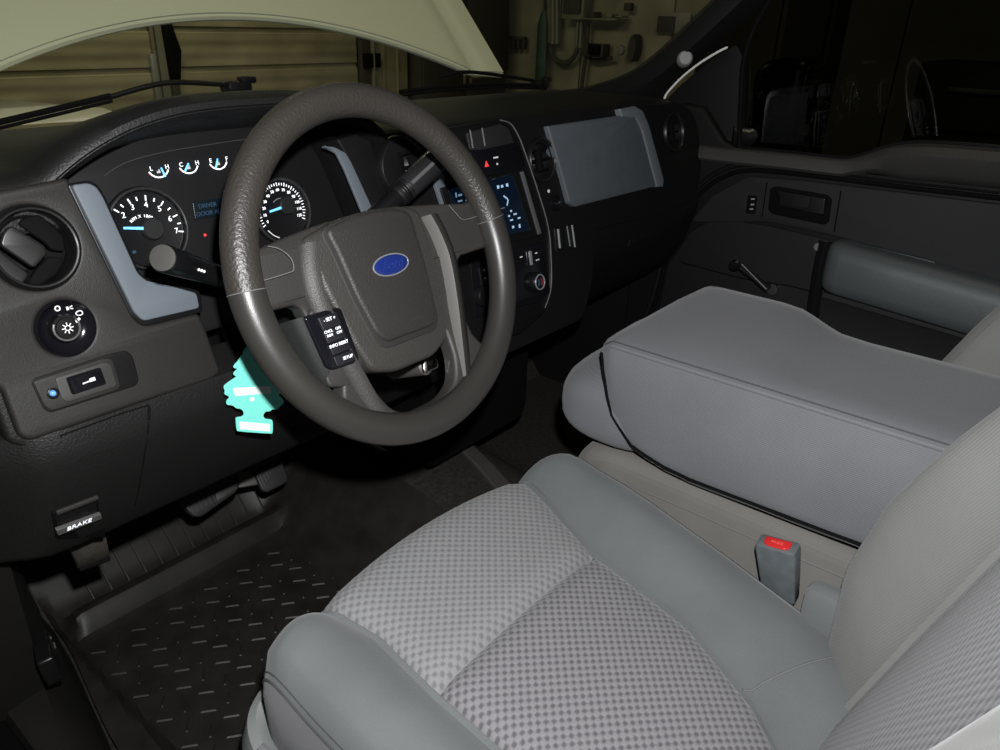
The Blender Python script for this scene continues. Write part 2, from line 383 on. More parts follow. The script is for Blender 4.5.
obj('drum', lathe([(0, .06), (.10, .06), (.11, .03), (.11, -.05), (0, -.05)], rl, n=24, sx=.35, sy=.95), GDARK, t); obj('hub', lathe([(0, .09), (.03, .085), (.04, .06)], rl, -.09, -.02, 0, 16), GMET, t)
t = thing('wall_shelf', 'small shelf with fittings on the garage side wall', 'shelf', wbase(612, 22)); wbox('board', (593, 18, 628, 21), GMET, .16, t)
for xx, yy in ((597, 12), (614, 14), (624, 16)): wbox('fitting', (xx, yy, xx+6, 18), GMET if xx > 600 else GDARK, .12, t)
t = thing('poster', 'dark printed sheet pinned on the garage wall beside the pillar', 'poster', wbase(672, 30)); b_ = wbox('sheet', (658, 12, 690, 34), GMET, .01, t, .001)
wbox('dark_print', (660, 16, 676, 33), GDARK, .014, b_, .001)
t = thing('wall_outlet', 'small dark switch box on upper garage wall', 'switch', wbase(631, 10)); wbox('case', (629, 3, 635, 11), GDARK, .06, t)
# beyond the passenger window: a post and dark shelving
t = thing('steel_post', 'dark upright steel post beyond the passenger window', 'post', (3.4, .75, ZG)); obj('post_body', box((3.4, .75, .9), (.14, .2, 2.9), .01), GDARK, t); obj('post_flange', box((3.38, .62, .9), (.2, .02, 2.9), .004), GDARK, t); obj('post_foot', box((3.4, .72, ZG+.02), (.3, .34, .04), .004), GDARK, t)
t = thing('tool_cabinet', 'dark tool cabinet beyond the passenger window', 'cabinet', (3.9, -.4, ZG)); b_ = obj('body', box((3.95, -.35, .15), (.6, 1.3, 1.4), .02), GDARK, t)
for k in range(5): d_ = obj('drawer', box((3.64, -.35, -.36+k*.26), (.03, 1.2, .23), .008), GDARK, t); obj('handle', box((3.615, -.35, -.3+k*.26), (.02, 1.0, .02), .004), GMET, d_)

# ================================================================== truck body seen through the glass
# raised hood: outer skin, rear edge arched
hd = thing('hood', 'raised cream truck hood arching above the windshield view', 'hood', (.42, .9, .84))
def hood_pt(s, t, off=0):
    x = .50+s*.75; d_ = abs(x-.50); k = 1-(d_/.66)**2
    if k < .12: k = .12*math.exp((k-.12)/.30)
    y = .85+.13*k; z = .826+.134*k
    L = t*.95
    p = Vector((x*(1)-(s*.05*t), y+L*math.cos(math.radians(50)), z+L*math.sin(math.radians(50))+.02*k*math.sin(t*2)))
    crease = .012*math.exp(-((abs(s)-.86)/.03)**2)
    n = Vector((0, -math.sin(math.radians(50)), math.cos(math.radians(50))))
    return p-n*(off+crease)
ht = [[hood_pt(-1+2*i/60, j/16, 0) for i in range(61)] for j in range(17)]; hbm = [[hood_pt(-1+2*i/60, j/16, .025) for i in range(61)] for j in range(17)]
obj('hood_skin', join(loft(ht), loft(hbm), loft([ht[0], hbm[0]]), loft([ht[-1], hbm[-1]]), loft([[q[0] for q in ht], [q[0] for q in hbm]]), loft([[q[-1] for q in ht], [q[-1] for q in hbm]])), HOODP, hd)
obj('rear_lip', tube([hood_pt(-1+2*i/60, 0, .012) for i in range(61)], .009, 8), HOODP, hd)
# cowl, fender tops
cw = thing('cowl', 'black plastic cowl panel under the wipers', 'cowl', (.42, .68, .74))
obj('cowl_panel', loft([[Vector((x, .612, .775)), Vector((x, .66, .784)), Vector((x, .74, .778)), Vector((x, .80, .76)), Vector((x, .80, .70))] for x in [-.42+i*.0857 for i in range(20)]]), VOID, cw)
obj('cowl_grille', box((.35, .70, .784), (.5, .05, .006), .002), BLK, cw)
fd = thing('fender', 'cream painted fender top beyond the driver side cowl', 'fender', (-.2, 1.1, .4))
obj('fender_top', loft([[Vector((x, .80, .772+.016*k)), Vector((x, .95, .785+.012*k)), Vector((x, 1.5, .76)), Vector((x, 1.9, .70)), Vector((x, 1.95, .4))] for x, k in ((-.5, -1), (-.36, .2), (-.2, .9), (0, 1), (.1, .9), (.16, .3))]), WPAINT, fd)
obj('fender_edge', tube([Vector((.165, .8+.1*i, .778-.004*i)) for i in range(12)], .008, 8), WPAINT, fd)
eb = obj('engine_bay_cover', box((.72, 1.5, .45), (1.0, .9, .3), .05), VOID); tag(base_origin(eb), 'dark engine bay below the raised hood', 'engine')
def wiper(lab, arm, blade, piv):
    t = thing('windshield_wiper', lab, 'wiper', tuple(piv), 'windshield wipers')
    obj('arm', tube(spline(arm, 5), .0042, 8), BLK, t); obj('blade', join(tube(blade, [.005]*len(blade), 6), tube([p+Vector((0, -.004, -.007)) for p in blade], .003, 6)), VOID, t)
    obj('pivot_cap', join(box(piv, (.05, .035, .022), .008), box(piv+Vector((.02, -.005, .012)), (.03, .02, .012), .004)), BLK, t)
A = lambda x, y, d=.68: at(x, y, 1, d)
wiper('black windshield wiper ahead of the instrument brow', [A(246, 86), A(215, 84), A(165, 83), A(110, 97)], [A(110, 96), A(60, 108), A(0, 122), A(-40, 132)], A(236, 87))
wiper('black windshield wiper ahead of the passenger side dash', [A(545, 85), A(530, 80), A(470, 72), A(440, 77)], [A(545, 86, .67), A(500, 84, .67), A(440, 87, .67), A(400, 92, .67)], A(540, 84))
# windshield glass, pillars, roof
wsr = []
for j in range(9):
    t_ = j/8; wsr.append([Vector((x, lerp(.66, .14, t_)+.10*(1-((x-.42)/.8)**2)*(1-.4*t_), lerp(.80, 1.33, t_))) for x in [-.36+i*1.56/20 for i in range(21)]])
ws = obj('window_1', loft(wsr), WSG); tag(ws, 'clear windshield glass above the dashboard', 'windshield', kind='structure')
cl = struct('ceiling', 'grey headliner over the cab', 'headliner', (.4, -.35, 1.36))
obj('headliner', box((.40, -.35, 1.36), (1.32, 1.1, .03), .012), CBAS, cl)
pr = struct('trim_1', 'black windshield pillar trim on the passenger side', 'pillar trim', (1.16, .5, .80))
IN = [at(x, y, 0, 1.14) for x, y in ((560, 92), (592, 87), (640, 68), (700, 15), (740, -25), (790, -75))]
OU = [at(x, y, 0, 1.19) for x, y in ((600, 118), (655, 104), (676, 82), (712, 50), (760, 8), (840, -60))]
IN = [p for p in spline(IN, 5)]; OU = [p for p in spline(OU, 5)]
rows = [[a, a*.75+b*.25+Vector((-.016, -.012, 0)), a*.5+b*.5+Vector((-.024, -.014, 0)), a*.25+b*.75+Vector((-.018, -.008, 0)), b, b+Vector((.03, .02, 0)), a+Vector((.04, .03, 0))] for a, b in zip(IN, OU)]
obj('pillar_cover', loft(rows, True, True), PLD, pr)
dt = at(685, 58, 0, 1.15); df = Frame(dt, (.55, -.83, 0), (.1, .05, 1)); df = Frame(dt, df.ex, (df.en.cross(df.ex)))

dc = obj('grab_plug', lathe([(0, .012), (.013, .012), (.0155, .009), (.017, .002), (.019, -.004), (.02, -.03)], df, n=28), mat('plug_grey', (.25, .25, .245), .6), pr, label='round pale grey plug on the pillar')
pw = trb = obj('trim_2', tube(spline([at(x, y, 0, 1.150) for x, y in ((664, 99), (668, 92), (680, 79), (697, 65), (716, 53), (728, 47))], 6), [.0012]+[.0026]*28+[.0022, .001][:2], 8), WPAINT)
tag(pw, 'white painted door frame strip showing beside the pillar', 'body strip', kind='structure')
# left side: kick panel and sill of the open driver door
kp = struct('trim_3', 'dark kick panel and sill trim by the open driver door', 'kick panel', (-.33, .3, 0))
rows = []
for Y in [-.75, -.5, -.2, 0, .1, .2, .3, .4, .5, .6, .8]:
    q = smooth01((Y-.15)/.5); xb = lerp(-.315, -.25, q)
    zt = lerp(.105, .13, q)
    rows.append([Vector((xb+.012, Y, -.01)), Vector((xb, Y, .03)), Vector((xb-.02, Y, .075)), Vector((xb-.045, Y, zt-.006)), Vector((xb-.07, Y, zt)), Vector((-.385, Y, zt+.002)), Vector((-.392, Y, zt-.02)), Vector((-.392, Y, -.1))])
KPL = mat('kick_plastic', (.0155, .0145, .0135), .5, grain=.4, gscale=700, spec=.3)
obj('sill_plate', loft(rows), KPL, kp)
rows = []
for z in [.06, .12, .2, .3, .4, .5]:
    q = (z-.06)/.44
    rows.append([Vector((-.40, lerp(.36, .24, q), z)), Vector((lerp(-.33, -.355, q), lerp(.375, .26, q), z)), Vector((lerp(-.285, -.34, q), lerp(.46, .34, q), z)), Vector((lerp(-.255, -.32, q), .60, z)), Vector((lerp(-.24, -.30, q), .86, z))])
obj('kick_cover', loft(rows), KPL, kp)
# small hatch with a latch on the cover
hc = at(52, 655, 0, -.325)
hf = Frame(hc, (.25, .95, 0), (-.15, -.05, 1)); hf = Frame(hc, hf.ex, hf.en.cross(hf.ex))
if hf.en.x < 0: hf = Frame(hc, -hf.ex, hf.ey)
HS = -1 if hf.ex.y < 0 else 1
obj('fuse_hatch', plate(hf, rnd([(-.032, -.021), (.03, -.021), (.034, .021), (-.03, .021)], .005), .004, .02, .003), BLK, kp)
obj('latch', join(obox(hf, HS*.026, -.008, .0045, (.009, .003, .002)), obox(hf, HS*.027, .006, .0045, (.003, .003, .002))), mat('latch_grey', (.10, .10, .10), .5), kp)
sl = obj('sill_seal', tube([Vector((-.40, y, .10)) for y in [-.75+.1*i for i in range(17)]], .011, 8), VOID, kp)
rk = obj('rocker_panel', loft([[Vector((-.412, y, .07)), Vector((-.43, y, .085)), Vector((-.47, y, .05)), Vector((-.49, y, -.1))] for y in (-.8, 0, .3, .6, .9)]), WPAINT); tag(rk, 'white painted rocker panel outside the driver sill', 'rocker panel', kind='structure')

rkp = obj('trim_4', loft([[Vector((1.155, y, -.02)), Vector((1.150, y, .3)), Vector((1.150, y, .62)), Vector((1.17, y, .70))] for y in (.26, .4, .6, .92)]), PLD); tag(rkp, 'dark kick panel in the passenger foot well', 'kick panel', kind='structure')
# ------------------------------------------------------------------ cab floor
def floor_z(x, y):
    h = .15*math.exp(-(abs(x-.42)/.20)**4)
    toe = max(0, y-.60)*1.25
    return h*(.55+.45*smooth01((y+.1)/.5))+toe
rows = []
for j in range(45):
    Y = -.8+j*.04
    rows.append([Vector((-.33+i*1.52/50, Y, floor_z(-.33+i*1.52/50, Y))) for i in range(51)])
f_ = obj('floor', loft(rows), CARP); tag(f_, 'black carpeted cab floor with a raised tunnel', 'floor', kind='structure')
# firewall upholstery closing the foot well
fw = obj('wall_front.001', box((.42, .93, .32), (1.6, .06, .72), .01), VOID); tag(fw, 'dark firewall behind the pedals', 'firewall', kind='structure')
# carpet strip over the tunnel
rows = []
for k in range(13):
    t_ = k/12; a = Vector((lerp(.50, .395, t_), lerp(.385, .05, t_), 0)); b = a+Vector((.036, -.012, 0))
    rows.append([Vector((p.x, p.y, floor_z(p.x, p.y)+h)) for p, h in ((a, -.002), (a, .006), (a*.9+b*.1, .009), (a*.1+b*.9, .009), (b, .006), (b, -.002))])
cs = obj('tunnel_strip', loft(rows), mat('carpet_strip', (.045, .042, .038), .9, grain=.8, gscale=500)); tag(base_origin(cs), 'worn carpet edging strip over the floor tunnel', 'strip')

# ------------------------------------------------------------------ rubber floor mat
fm = thing('floor_mat', 'black rubber floor mat with tread pattern below the pedals', 'floor mat', (0, .3, .003))
def mat_z(x, y):
    z = .008
    z += .034*math.exp(-((y-.560)/.024)**4)*smooth01((.305-x)/.02)*smooth01((x+.235)/.02)    # heel ridge
    if y > .575: z += (y-.575)*.42
    ex = .02*smooth01((x-.30)/.025)+.02*smooth01((-.235-x)/.02)
    return z+ex
rows = []
for j in range(90):
    Y = -.12+j*.0105
    xl = lerp(-.298, -.246, smooth01((Y-.2)/.4))
    rows.append([Vector((lerp(xl, .325, i/60), Y, max(mat_z(lerp(xl, .325, i/60), Y), floor_z(lerp(xl, .325, i/60), Y)+.004))) for i in range(61)])
obj('mat_base', loft(rows), MATR, fm)
# raised ribs on the foot rest, treads on the flat
rb = None
for i in range(14):
    x = -.17+i*.032
    obj('rib', tube([Vector((x, y, max(mat_z(x, y), floor_z(x, y)+.004)+.001)) for y in (.60, .66, .72, .78)], .0018, 6), MATR, fm)
tv, tf = [], []
def tread(cx, cy, ang):
    L, w_, h = .0125, .0026, .0022; z = mat_z(cx, cy); ca, sa = math.cos(ang), math.sin(ang); b0 = len(tv)
    for (a, b, c) in ((-L, -w_, 0), (L, -w_, 0), (L, w_, 0), (-L, w_, 0), (-L*.8, 0, h), (L*.8, 0, h)):
        tv.append((cx+a*ca-b*sa, cy+a*sa+b*ca, z+c-.0005))
    tf.extend([(b0, b0+1, b0+5, b0+4), (b0+1, b0+2, b0+5), (b0+2, b0+3, b0+4, b0+5), (b0+3, b0, b0+4)])
for j in range(17):
    for i in range(15):
        x = -.22+i*.034+(.017 if j % 2 else 0); y = -.06+j*.034
        if y < .52 and x < .26: tread(x, y, math.radians(52) if (i+j) % 2 else math.radians(-38))
tp = obj('tread_pattern', mesh(tv, tf), mat('tread_rubber', (.018, .017, .016), .45, spec=.4), fm, smooth=0); tp['kind'] = 'stuff'

# ================================================================== SEATS
XC = .02
SEAML = [(-.56, -.02), (-.5, -.06), (-.44, -.10), (-.34, -.130), (-.19, -.132), (-.1, -.128), (-.03, -.142), (0, -.147)]
SEAMR = [(-.56, .02), (-.5, .065), (-.44, .112), (-.34, .155), (-.19, .168), (-.1, .195), (-.03, .208), (0, .21)]
ZB = .19
def cushion_station(y, drop=0, shrink=0):
    zt = .376+.185*y; sl, sr = interp(SEAML, y), interp(SEAMR, y); xl, xr = -.241, interp([(-.56, .27), (-.45, .276), (-.3, .292), (-.15, .305), (-.05, .300), (0, .29)], y)
    L = [(xl+.02, ZB), (xl-.003, ZB+.05), (xl-.006, zt-.045), (xl-.002, zt-.026)]
    def bol(a, b, n=12, ex=0):                         # from outer edge a to seam b
        o = []
        for i in range(1, n):
            t = i/n; x = lerp(a, b, t); z = zt-.012+.036*math.sin(math.pi*min(1, .12+.86*t))**.8-.012*t+ex*math.sin(math.pi*min(1, .2+.8*t))
            o.append((x, z))
        return o
    bh = .0; left = L+bol(xl, sl)+[(sl-.0035, zt-.0085)]
    mid = [(sl, zt-.015)]
    ins = [(sl+.004, zt-.008)]+[(lerp(sl, sr, i/14), zt-.004+.010*math.sin(math.pi*i/14)**.7) for i in range(1, 14)]+[(sr-.004, zt-.008)]
    R = [(xr-.02, ZB), (xr+.003, ZB+.05), (xr+.006, zt-.045), (xr+.002, zt-.026)]
    right = ([(sr, zt-.015)]+[(sr+.0035, zt-.0085)]+bol(xr, sr, 12, interp([(-.5, .010), (-.2, .014), (-.05, .003), (0, 0)], y))[::-1]+R[::-1])
    pts = left+mid+ins+right
    H = zt-ZB; out = []
    for x, z in pts:
        z2 = ZB+(z-ZB)*(H-drop)/H if H > 0 else z
        x2 = XC+(x-XC)*(1-shrink); s_ = (x-XC)/.26
        y2 = y-.035*s_*s_*smooth01((y+.14)/.12)
        out.append(Vector((x2, y2, z2)))
    return out, len(left), len(left)+len(ins)+1
ST = []
GY = -.192
ys = sorted(set([-.54+.02*i for i in range(25)]+[GY-.012, GY-.005, GY, GY+.005, GY+.012]))
ys = [y for y in ys if y <= -.045 and not (abs(y-GY) < .018 and y not in (GY-.012, GY-.005, GY, GY+.005, GY+.012))]
for y in ys:
    st, i1, i2 = cushion_station(y)
    if abs(y-GY) < .013:
        dip = {0: .011, .005: .006, .012: .0005}[round(abs(y-GY), 3)]
        for j in range(i1+1, i2): st[j].z -= dip
    ST.append(st)
gi = ys.index(GY)
for k in range(1, 9):
    ph = math.radians(90*k/8); st, _, _ = cushion_station(-.045+.045*math.sin(ph), .05*(1-math.cos(ph)), .035*(1-math.cos(ph))); ST.append(st)
for dz in (.08, .11, .14, .162):
    st, _, _ = cushion_station(0-.01*(dz-.05)/.1, dz, .035+.02*(dz-.05)/.1); ST.append(st)
def sub(a, b, s0=0, s1=None): return loft([r[a:b] for r in ST[s0:s1]])
ds = thing('driver_seat', 'grey cloth driver seat with woven insert in front of the wheel', 'seat', (XC, -.3, 0))
SC = 3                                          # crest column where the side panel is stitched on
obj('side_panel', sub(0, SC+1), SIDE, ds, 50)
obj('cushion_bolster', sub(SC, i1+1), BOLS, ds, 50); obj('cushion_bolster', sub(i2, len(ST[0])), BOLS, ds, 50)
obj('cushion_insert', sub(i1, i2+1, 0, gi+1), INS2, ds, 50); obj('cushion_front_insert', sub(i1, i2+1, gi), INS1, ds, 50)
def raised(pts, r, h=.0): return tube([p+Vector((0, 0, h)) for p in pts], r, 6)
obj('seam', raised([s[SC] for s in ST], .0016, .0004), STI, ds)
obj('seam', tube([s[SC]*.72+s[SC+1]*.28+Vector((-.0006, 0, 0)) for s in ST], .0008, 6), STI, ds)
for c_ in (i1, i2): obj('seam', raised([s[c_] for s in ST[:-4]], .0016, .0005), STG, ds)
# seam across the rear of each bolster
jr = min(range(len(ys)), key=lambda k: abs(ys[k]+.43))
def stp(c, y):
    k = max(j for j in range(len(ys)) if ys[j] <= y); t = (y-ys[k])/(ys[k+1]-ys[k]); return ST[k][c].lerp(ST[k+1][c], t)
nc = len(ST[0])
obj('seam', raised([stp(c, lerp(-.425, -.505, (c-i2-1)/(nc-7-i2))) for c in range(i2+1, nc-5)], .0014, .0002), STG, ds); obj('seam', raised([stp(c, lerp(-.505, -.425, (c-SC)/(i1-SC))) for c in range(SC, i1)], .0014, .0002), STG, ds)
obj('hinge_cover', box((.262, -.475, .30), (.034, .075, .13), .012), BOLS, ds)
# plastic base shield wrapping front-left
def plan(s):      # path around the base: rear-left -> front-left -> front-right -> rear right
    P_ = [(-.275, -.52), (-.275, -.3), (-.275, -.12), (-.262, -.035), (-.225, .012), (-.15, .03), (.05, .036), (.2, .03), (.255, .0), (.275, -.06), (.275, -.3), (.275, -.52)]
    return P_
pl = spline([(x, y, 0) for x, y in plan(0)], 6)
rows = []
for i, p in enumerate(pl):
    t = (pl[min(i+1, len(pl)-1)]-pl[max(i-1, 0)]).normalized(); n = Vector((-t.y, t.x, 0))
    hi = .255 if True else .2
    rows.append([p+n*o+Vector((0, 0, z)) for o, z in ((-.035, hi-.03), (-.022, hi-.006), (-.012, hi), (-.002, hi-.006), (.006, hi-.03), (.008, hi-.07), (.004, .12), (-.004, .08))])
obj('base_shield', loft(rows), SHELL, ds)
obj('seat_pan', box((XC-.005, -.28, .15), (.46, .48, .09), .01), VOID, ds)
obj('recliner_bar', tube([(-.262, -.06, .262), (-.262, -.12, .268), (-.262, -.3, .26)], .006, 8), SILV, ds)
for s in (-1, 1): obj('seat_track', box((XC+s*.19, -.28, .055), (.05, .56, .1), .006), GDARK, ds)
# backrest
RC = math.radians(18); BO = Vector((0, -.515, .27)); BU = Vector((0, -math.sin(RC), math.cos(RC))); BN = Vector((0, math.cos(RC), math.sin(RC)))
SI = [(-.12, .10), (0, .128), (.15, .15), (.35, .158), (.6, .15)]
BP = [(-.12, .02), (-.04, .026), (.03, .050), (.12, .082), (.22, .092), (.32, .082), (.42, .062), (.6, .045)]
def back_station(h, top=0):
    si, bp = interp(SI, h), interp(BP, h); xo = .262
    half = [(si+.004, .004)]
    n = 14
    for i in range(1, n+1):
        t = i/n; x = lerp(si, .232, t); half.append((x, bp*smooth01(t)**.9))
    half += [(.243, bp-.003), (.252, bp-.010), (.258, bp-.022), (.262, bp-.045), (.264, 0), (.262, -.06), (.24, -.10)]
    ins = [(lerp(-si, si, i/12), .006*math.cos(math.pi*(i/12-.5))) for i in range(1, 12)]
    pts = [(-x, d*.5 if d > 0 else d) for x, d in half[::-1]]+[(-si, -.004)]+ins+[(si, -.004)]+half
    k = 1-top
    return [BO+BU*h+BN*(d*(1-.5*top)-.06*top*top)+Vector((XC+x*(1-.12*top), 0, 0)) for x, d in pts], len(half), len(half)+len(ins)+1
BS = []
for j in range(34):
    h = -.09+j*.02; BS.append(back_station(h)[0])
for k in range(1, 7): BS.append(back_station(.57+.05*math.sin(math.radians(15*k)), k/6)[0])
_, b1, b2 = back_station(.1)
def subb(a, b): return loft([r[a:b] for r in BS])
obj('backrest_insert', subb(b1, b2+1), INSB, ds, 60); obj('backrest_bolster', subb(0, b1+1), BBOL, ds, 60); obj('backrest_bolster', subb(b2, len(BS[0])), BBOL, ds, 60)
for c_ in (b1, b2): obj('seam', tube([s[c_]+BN*.001 for s in BS], .0016, 6), STG, ds)
obj('seam', tube([s[b2+17]+BN*.0005 for s in BS], .0008, 6), STG, ds)
obj('backrest_shell', loft([[BO+BU*h+BN*d+Vector((XC+x, 0, 0)) for x, d in ((-.25, -.08), (-.2, -.12), (0, -.13), (.2, -.12), (.25, -.08))] for h in (-.08, .2, .4, .58)]), PLD, ds)
# passenger seat: the same seat on the other side
ps = ds.copy(); COL.objects.link(ps); ps.location = Vector(ds.location)+Vector((.872, .045, 0)); ps.scale.x = -1; ps.name = 'passenger_seat'; ps['label'] = 'grey cloth passenger seat beside the passenger door armrest'
for ch in [c for c in bpy.data.objects if c.parent == ds]:
    c = ch.copy(); COL.objects.link(c); c.parent = ps

# centre seat: cushion with its backrest folded down
cs_ = thing('center_seat', 'grey folded center seat armrest between the two front seats', 'seat', (.445, -.3, .1))
def rsec(x0, x1, z0, z1, r, n=5, crown=0):
    o = []
    for cx, cz, a0 in ((x0+r, z0+r, 180), (x1-r, z0+r, 270), (x1-r, z1-r, 0), (x0+r, z1-r, 90)):
        for k in range(n+1):
            a = math.radians(a0+90*k/n); o.append((cx+r*math.cos(a), cz+r*math.sin(a)))
    return o
rows = []
for k, (y, zt, sh) in enumerate([(-.60, .378, 0), (-.45, .380, 0), (-.3, .383, 0), (-.2, .385, 0), (-.12, .385, 0), (-.08, .38, .002), (-.065, .372, .006), (-.052, .355, .012), (-.048, .33, .015), (-.05, .28, .015), (-.06, .2, .02)]):
    zt_ = zt; rows.append([Vector((x, y, z)) for x, z in rsec(.322+sh, .575-sh, .10, zt_, .022)])
obj('cushion', loft(rows, True, True), CBAS, cs_, 50)
obj('seam', tube(spline([(.3222, -.60, .345), (.3222, -.4, .345), (.3222, -.2, .347), (.326, -.08, .340), (.341, -.050, .325), (.45, -.047, .323)], 6), .0013, 6), STG, cs_)
# folded backrest block
prof = [(-.088, .557), (-.094, .505), (-.119, .441), (-.152, .406), (-.20, .392), (-.252, .388), (-.45, .392), (-.64, .40)]
def blockbot(y): return interp(sorted([(a, b) for a, b in prof]), y)
rows_top, rows_side = [], []
YS = [-.088, -.0895, -.092, -.096, -.102, -.11, -.12, -.135, -.155, -.18, -.21, -.25, -.28, -.30, -.32, -.34, -.38, -.44, -.5, -.56, -.64]
def block_section(y):
    zb = blockbot(y); f = smooth01((-.088-y)/.022); hump = smooth01((y+.36)/.10)
    zl = .548+.014*f; zr = lerp(.572, .600, hump); zr = lerp(.555, zr, smooth01((-.088-y)/.05))
    sh = .012*(1-f)
    xl, xr = .305+sh, .588-sh
    zb = min(zb, zl-.004)
    rb = min(.03, (zl-zb)*.4)
    side_l = [(xl+.02+rb*.5, zb), (xl+rb*.3, zb+rb*.25), (xl+.002, zb+rb), (xl-.001, lerp(zb+rb, zl, .5)), (xl, zl-.006), (xl+.001, zl)]
    top = [(xl+.001, zl), (xl+.005, zl+.006), (xl+.014, zl+.012), (xl+.04, lerp(zl, zr, .3)+.012), (lerp(xl, xr, .35), lerp(zl, zr, .55)+.012), (lerp(xl, xr, .6), lerp(zl, zr, .85)+.007), (lerp(xl, xr, .8), zr), (xr-.03, zr-.003), (xr-.01, zr-.014), (xr, zr-.032)]
    side_r = [(xr, zr-.032), (xr+.001, lerp(zb, zr, .5)), (xr-.01, zb+.01), (xr-.03, zb)]
    return [Vector((x, y, z)) for x, z in side_l], [Vector((x, y, z)) for x, z in top], [Vector((x, y, z)) for x, z in side_r]
sec = [block_section(y) for y in YS]
fb = obj('folded_backrest', join(loft([s[1] for s in sec]), loft([s[2] for s in sec])), CTOP, cs_, 60)
obj('backrest_side', loft([s[0] for s in sec]), CSID, fb, 60)
front = sec[0]; ring = front[0]+front[1][1:]+front[2][1:]
V = [p for p in ring]; obj('backrest_front', mesh(V+[sum(V, Vector())/len(V)+Vector((0, .004, 0))], [(i, (i+1) % len(V), len(V)) for i in range(len(V))]), CTOP, fb)
obj('piping', tube([s[0][-1]+Vector((-.0005, 0, .0005)) for s in sec], .0022, 6), CSID, fb)
obj('stitching', tube([s[1][1]+Vector((0, 0, .0006)) for s in sec], .0010, 6), STI, fb)
obj('under_gap', tube([s_[0][1]*.5+s_[0][2]*.5+Vector((-.0025, 0, -.002)) for s_ in sec], .0022, 6), VOID, fb)
# rounded front end showing ahead of the block
rows = []
C0 = Vector((.445, -.10, .443)); HX, HY, HZ = .138, .105, .064
for i in range(25):
    a = math.pi*(i/24)-math.pi/2; ca = abs(math.cos(a))**.55; sa = math.copysign(abs(math.sin(a))**.75, math.sin(a))
    rows.append([C0+Vector((HX*sa, HY*ca*math.copysign(abs(math.cos(b))**.8, math.cos(b)), HZ*ca*math.copysign(abs(math.sin(b))**.7, math.sin(b)))) for b in [2*math.pi*k/28 for k in range(28)]])
obj('front_roll', loft(rows, True), CSID, cs_, 60)
obj('roll_piping', tube([C0+Vector((HX*math.sin(a)*.96, HY*.62*abs(math.cos(a))**.55, -HZ*.80*abs(math.cos(a))**.55-.002)) for a in [math.radians(-85+170*k/24) for k in range(25)]], .0018, 6), STI, cs_)
obj('roll_piping', tube([C0+Vector((HX*math.sin(a)*.90, HY*.62*abs(math.cos(a))**.55, HZ*.86*abs(math.cos(a))**.55)) for a in [math.radians(-85+170*k/24) for k in range(25)]], .0010, 6), STI, cs_)

# seat belt buckle
BF = Frame((.298, -.402, .296), (.0, -.985, .17), (-.17, -.16, .97)); BF = Frame(BF.o, BF.ex, BF.en.cross(BF.ex))
bk = thing('seat_belt_buckle', 'grey seat belt buckle with red release button', 'buckle', (.294, -.405, .27))
rows = []
for v, hw, hd in ((.0, .019, .008), (.003, .021, .0105), (.04, .0235, .012), (.082, .0255, .0125), (.087, .0245, .0118), (.088, .0225, .0105)):
    rows.append([BF.P(x, v+(.010*(-z/.0125)*0), z) for x, z in rsec(-hw, hw, -hd, hd, .004, 3)])
obj('case', loft(rows, True, True), BUCK, bk)
bt = plate2d(rnd([(-.0165, -.004), (-.011, -.0085), (.011, -.0085), (.0165, -.004), (.0165, .007), (-.0165, .007)], .002), depth=.004, bev=.001)
TF = Frame(BF.P(0, .0905, 0), BF.ex, -BF.en); bt.transform(TF.mat()); obj('release_button', bt, RED, bk, label='red push button')
bx_ = text(TF, 'PRESS', 0, -.001, .0002, .0062); obj('lettering', bx_, mat('red_print', (.75, .12, .1), .5), bk)
obj('strap_plate', join(obox(BF, 0, -.012, 0, (.028, .03, .004), .001), obox(BF, 0, -.004, .004, (.034, .006, .004), .001)), STL, bk)
obj('strap', obox(BF, 0, -.05, -.001, (.03, .06, .003), .001), CBAS, bk)

# ================================================================== STEERING WHEEL
TL = math.radians(22.487)
WM = Frame((0, 0, .72), (1, 0, 0), (0, math.sin(TL), math.cos(TL)))
sw = thing('steering_wheel', 'dark grey four spoke steering wheel with blue oval emblem', 'steering wheel', (0, 0, .72))
RM, RTb = .178, .0175
def rim_arc(a0, a1, n, lump=0):
    rings = []
    for i in range(n+1):
        a = math.radians(lerp(a0, a1, i/n)); r_ = RTb
        rings.append([WM.P((RM+r_*1.02*math.cos(b))*math.cos(a), (RM+r_*1.02*math.cos(b))*math.sin(a), r_*.98*math.sin(b)) for b in [2*math.pi*k/20 for k in range(20)]])
    return loft(rings, True, True)
obj('rim_grip', rim_arc(7, 176, 94), LEA, sw, 60, label='grained leather upper rim'); obj('rim_lower', rim_arc(176, 367, 98), RIMS, sw, 60, label='smooth lower rim')
for a in (7, 176):
    ar = math.radians(a); obj('rim_seam', tube([WM.P((RM+RTb*1.045*math.cos(b))*math.cos(ar), (RM+RTb*1.045*math.cos(b))*math.sin(ar), RTb*1.0*math.sin(b)) for b in [2*math.pi*k/24 for k in range(24)]], .0005, 6, closed=True), STG, sw)
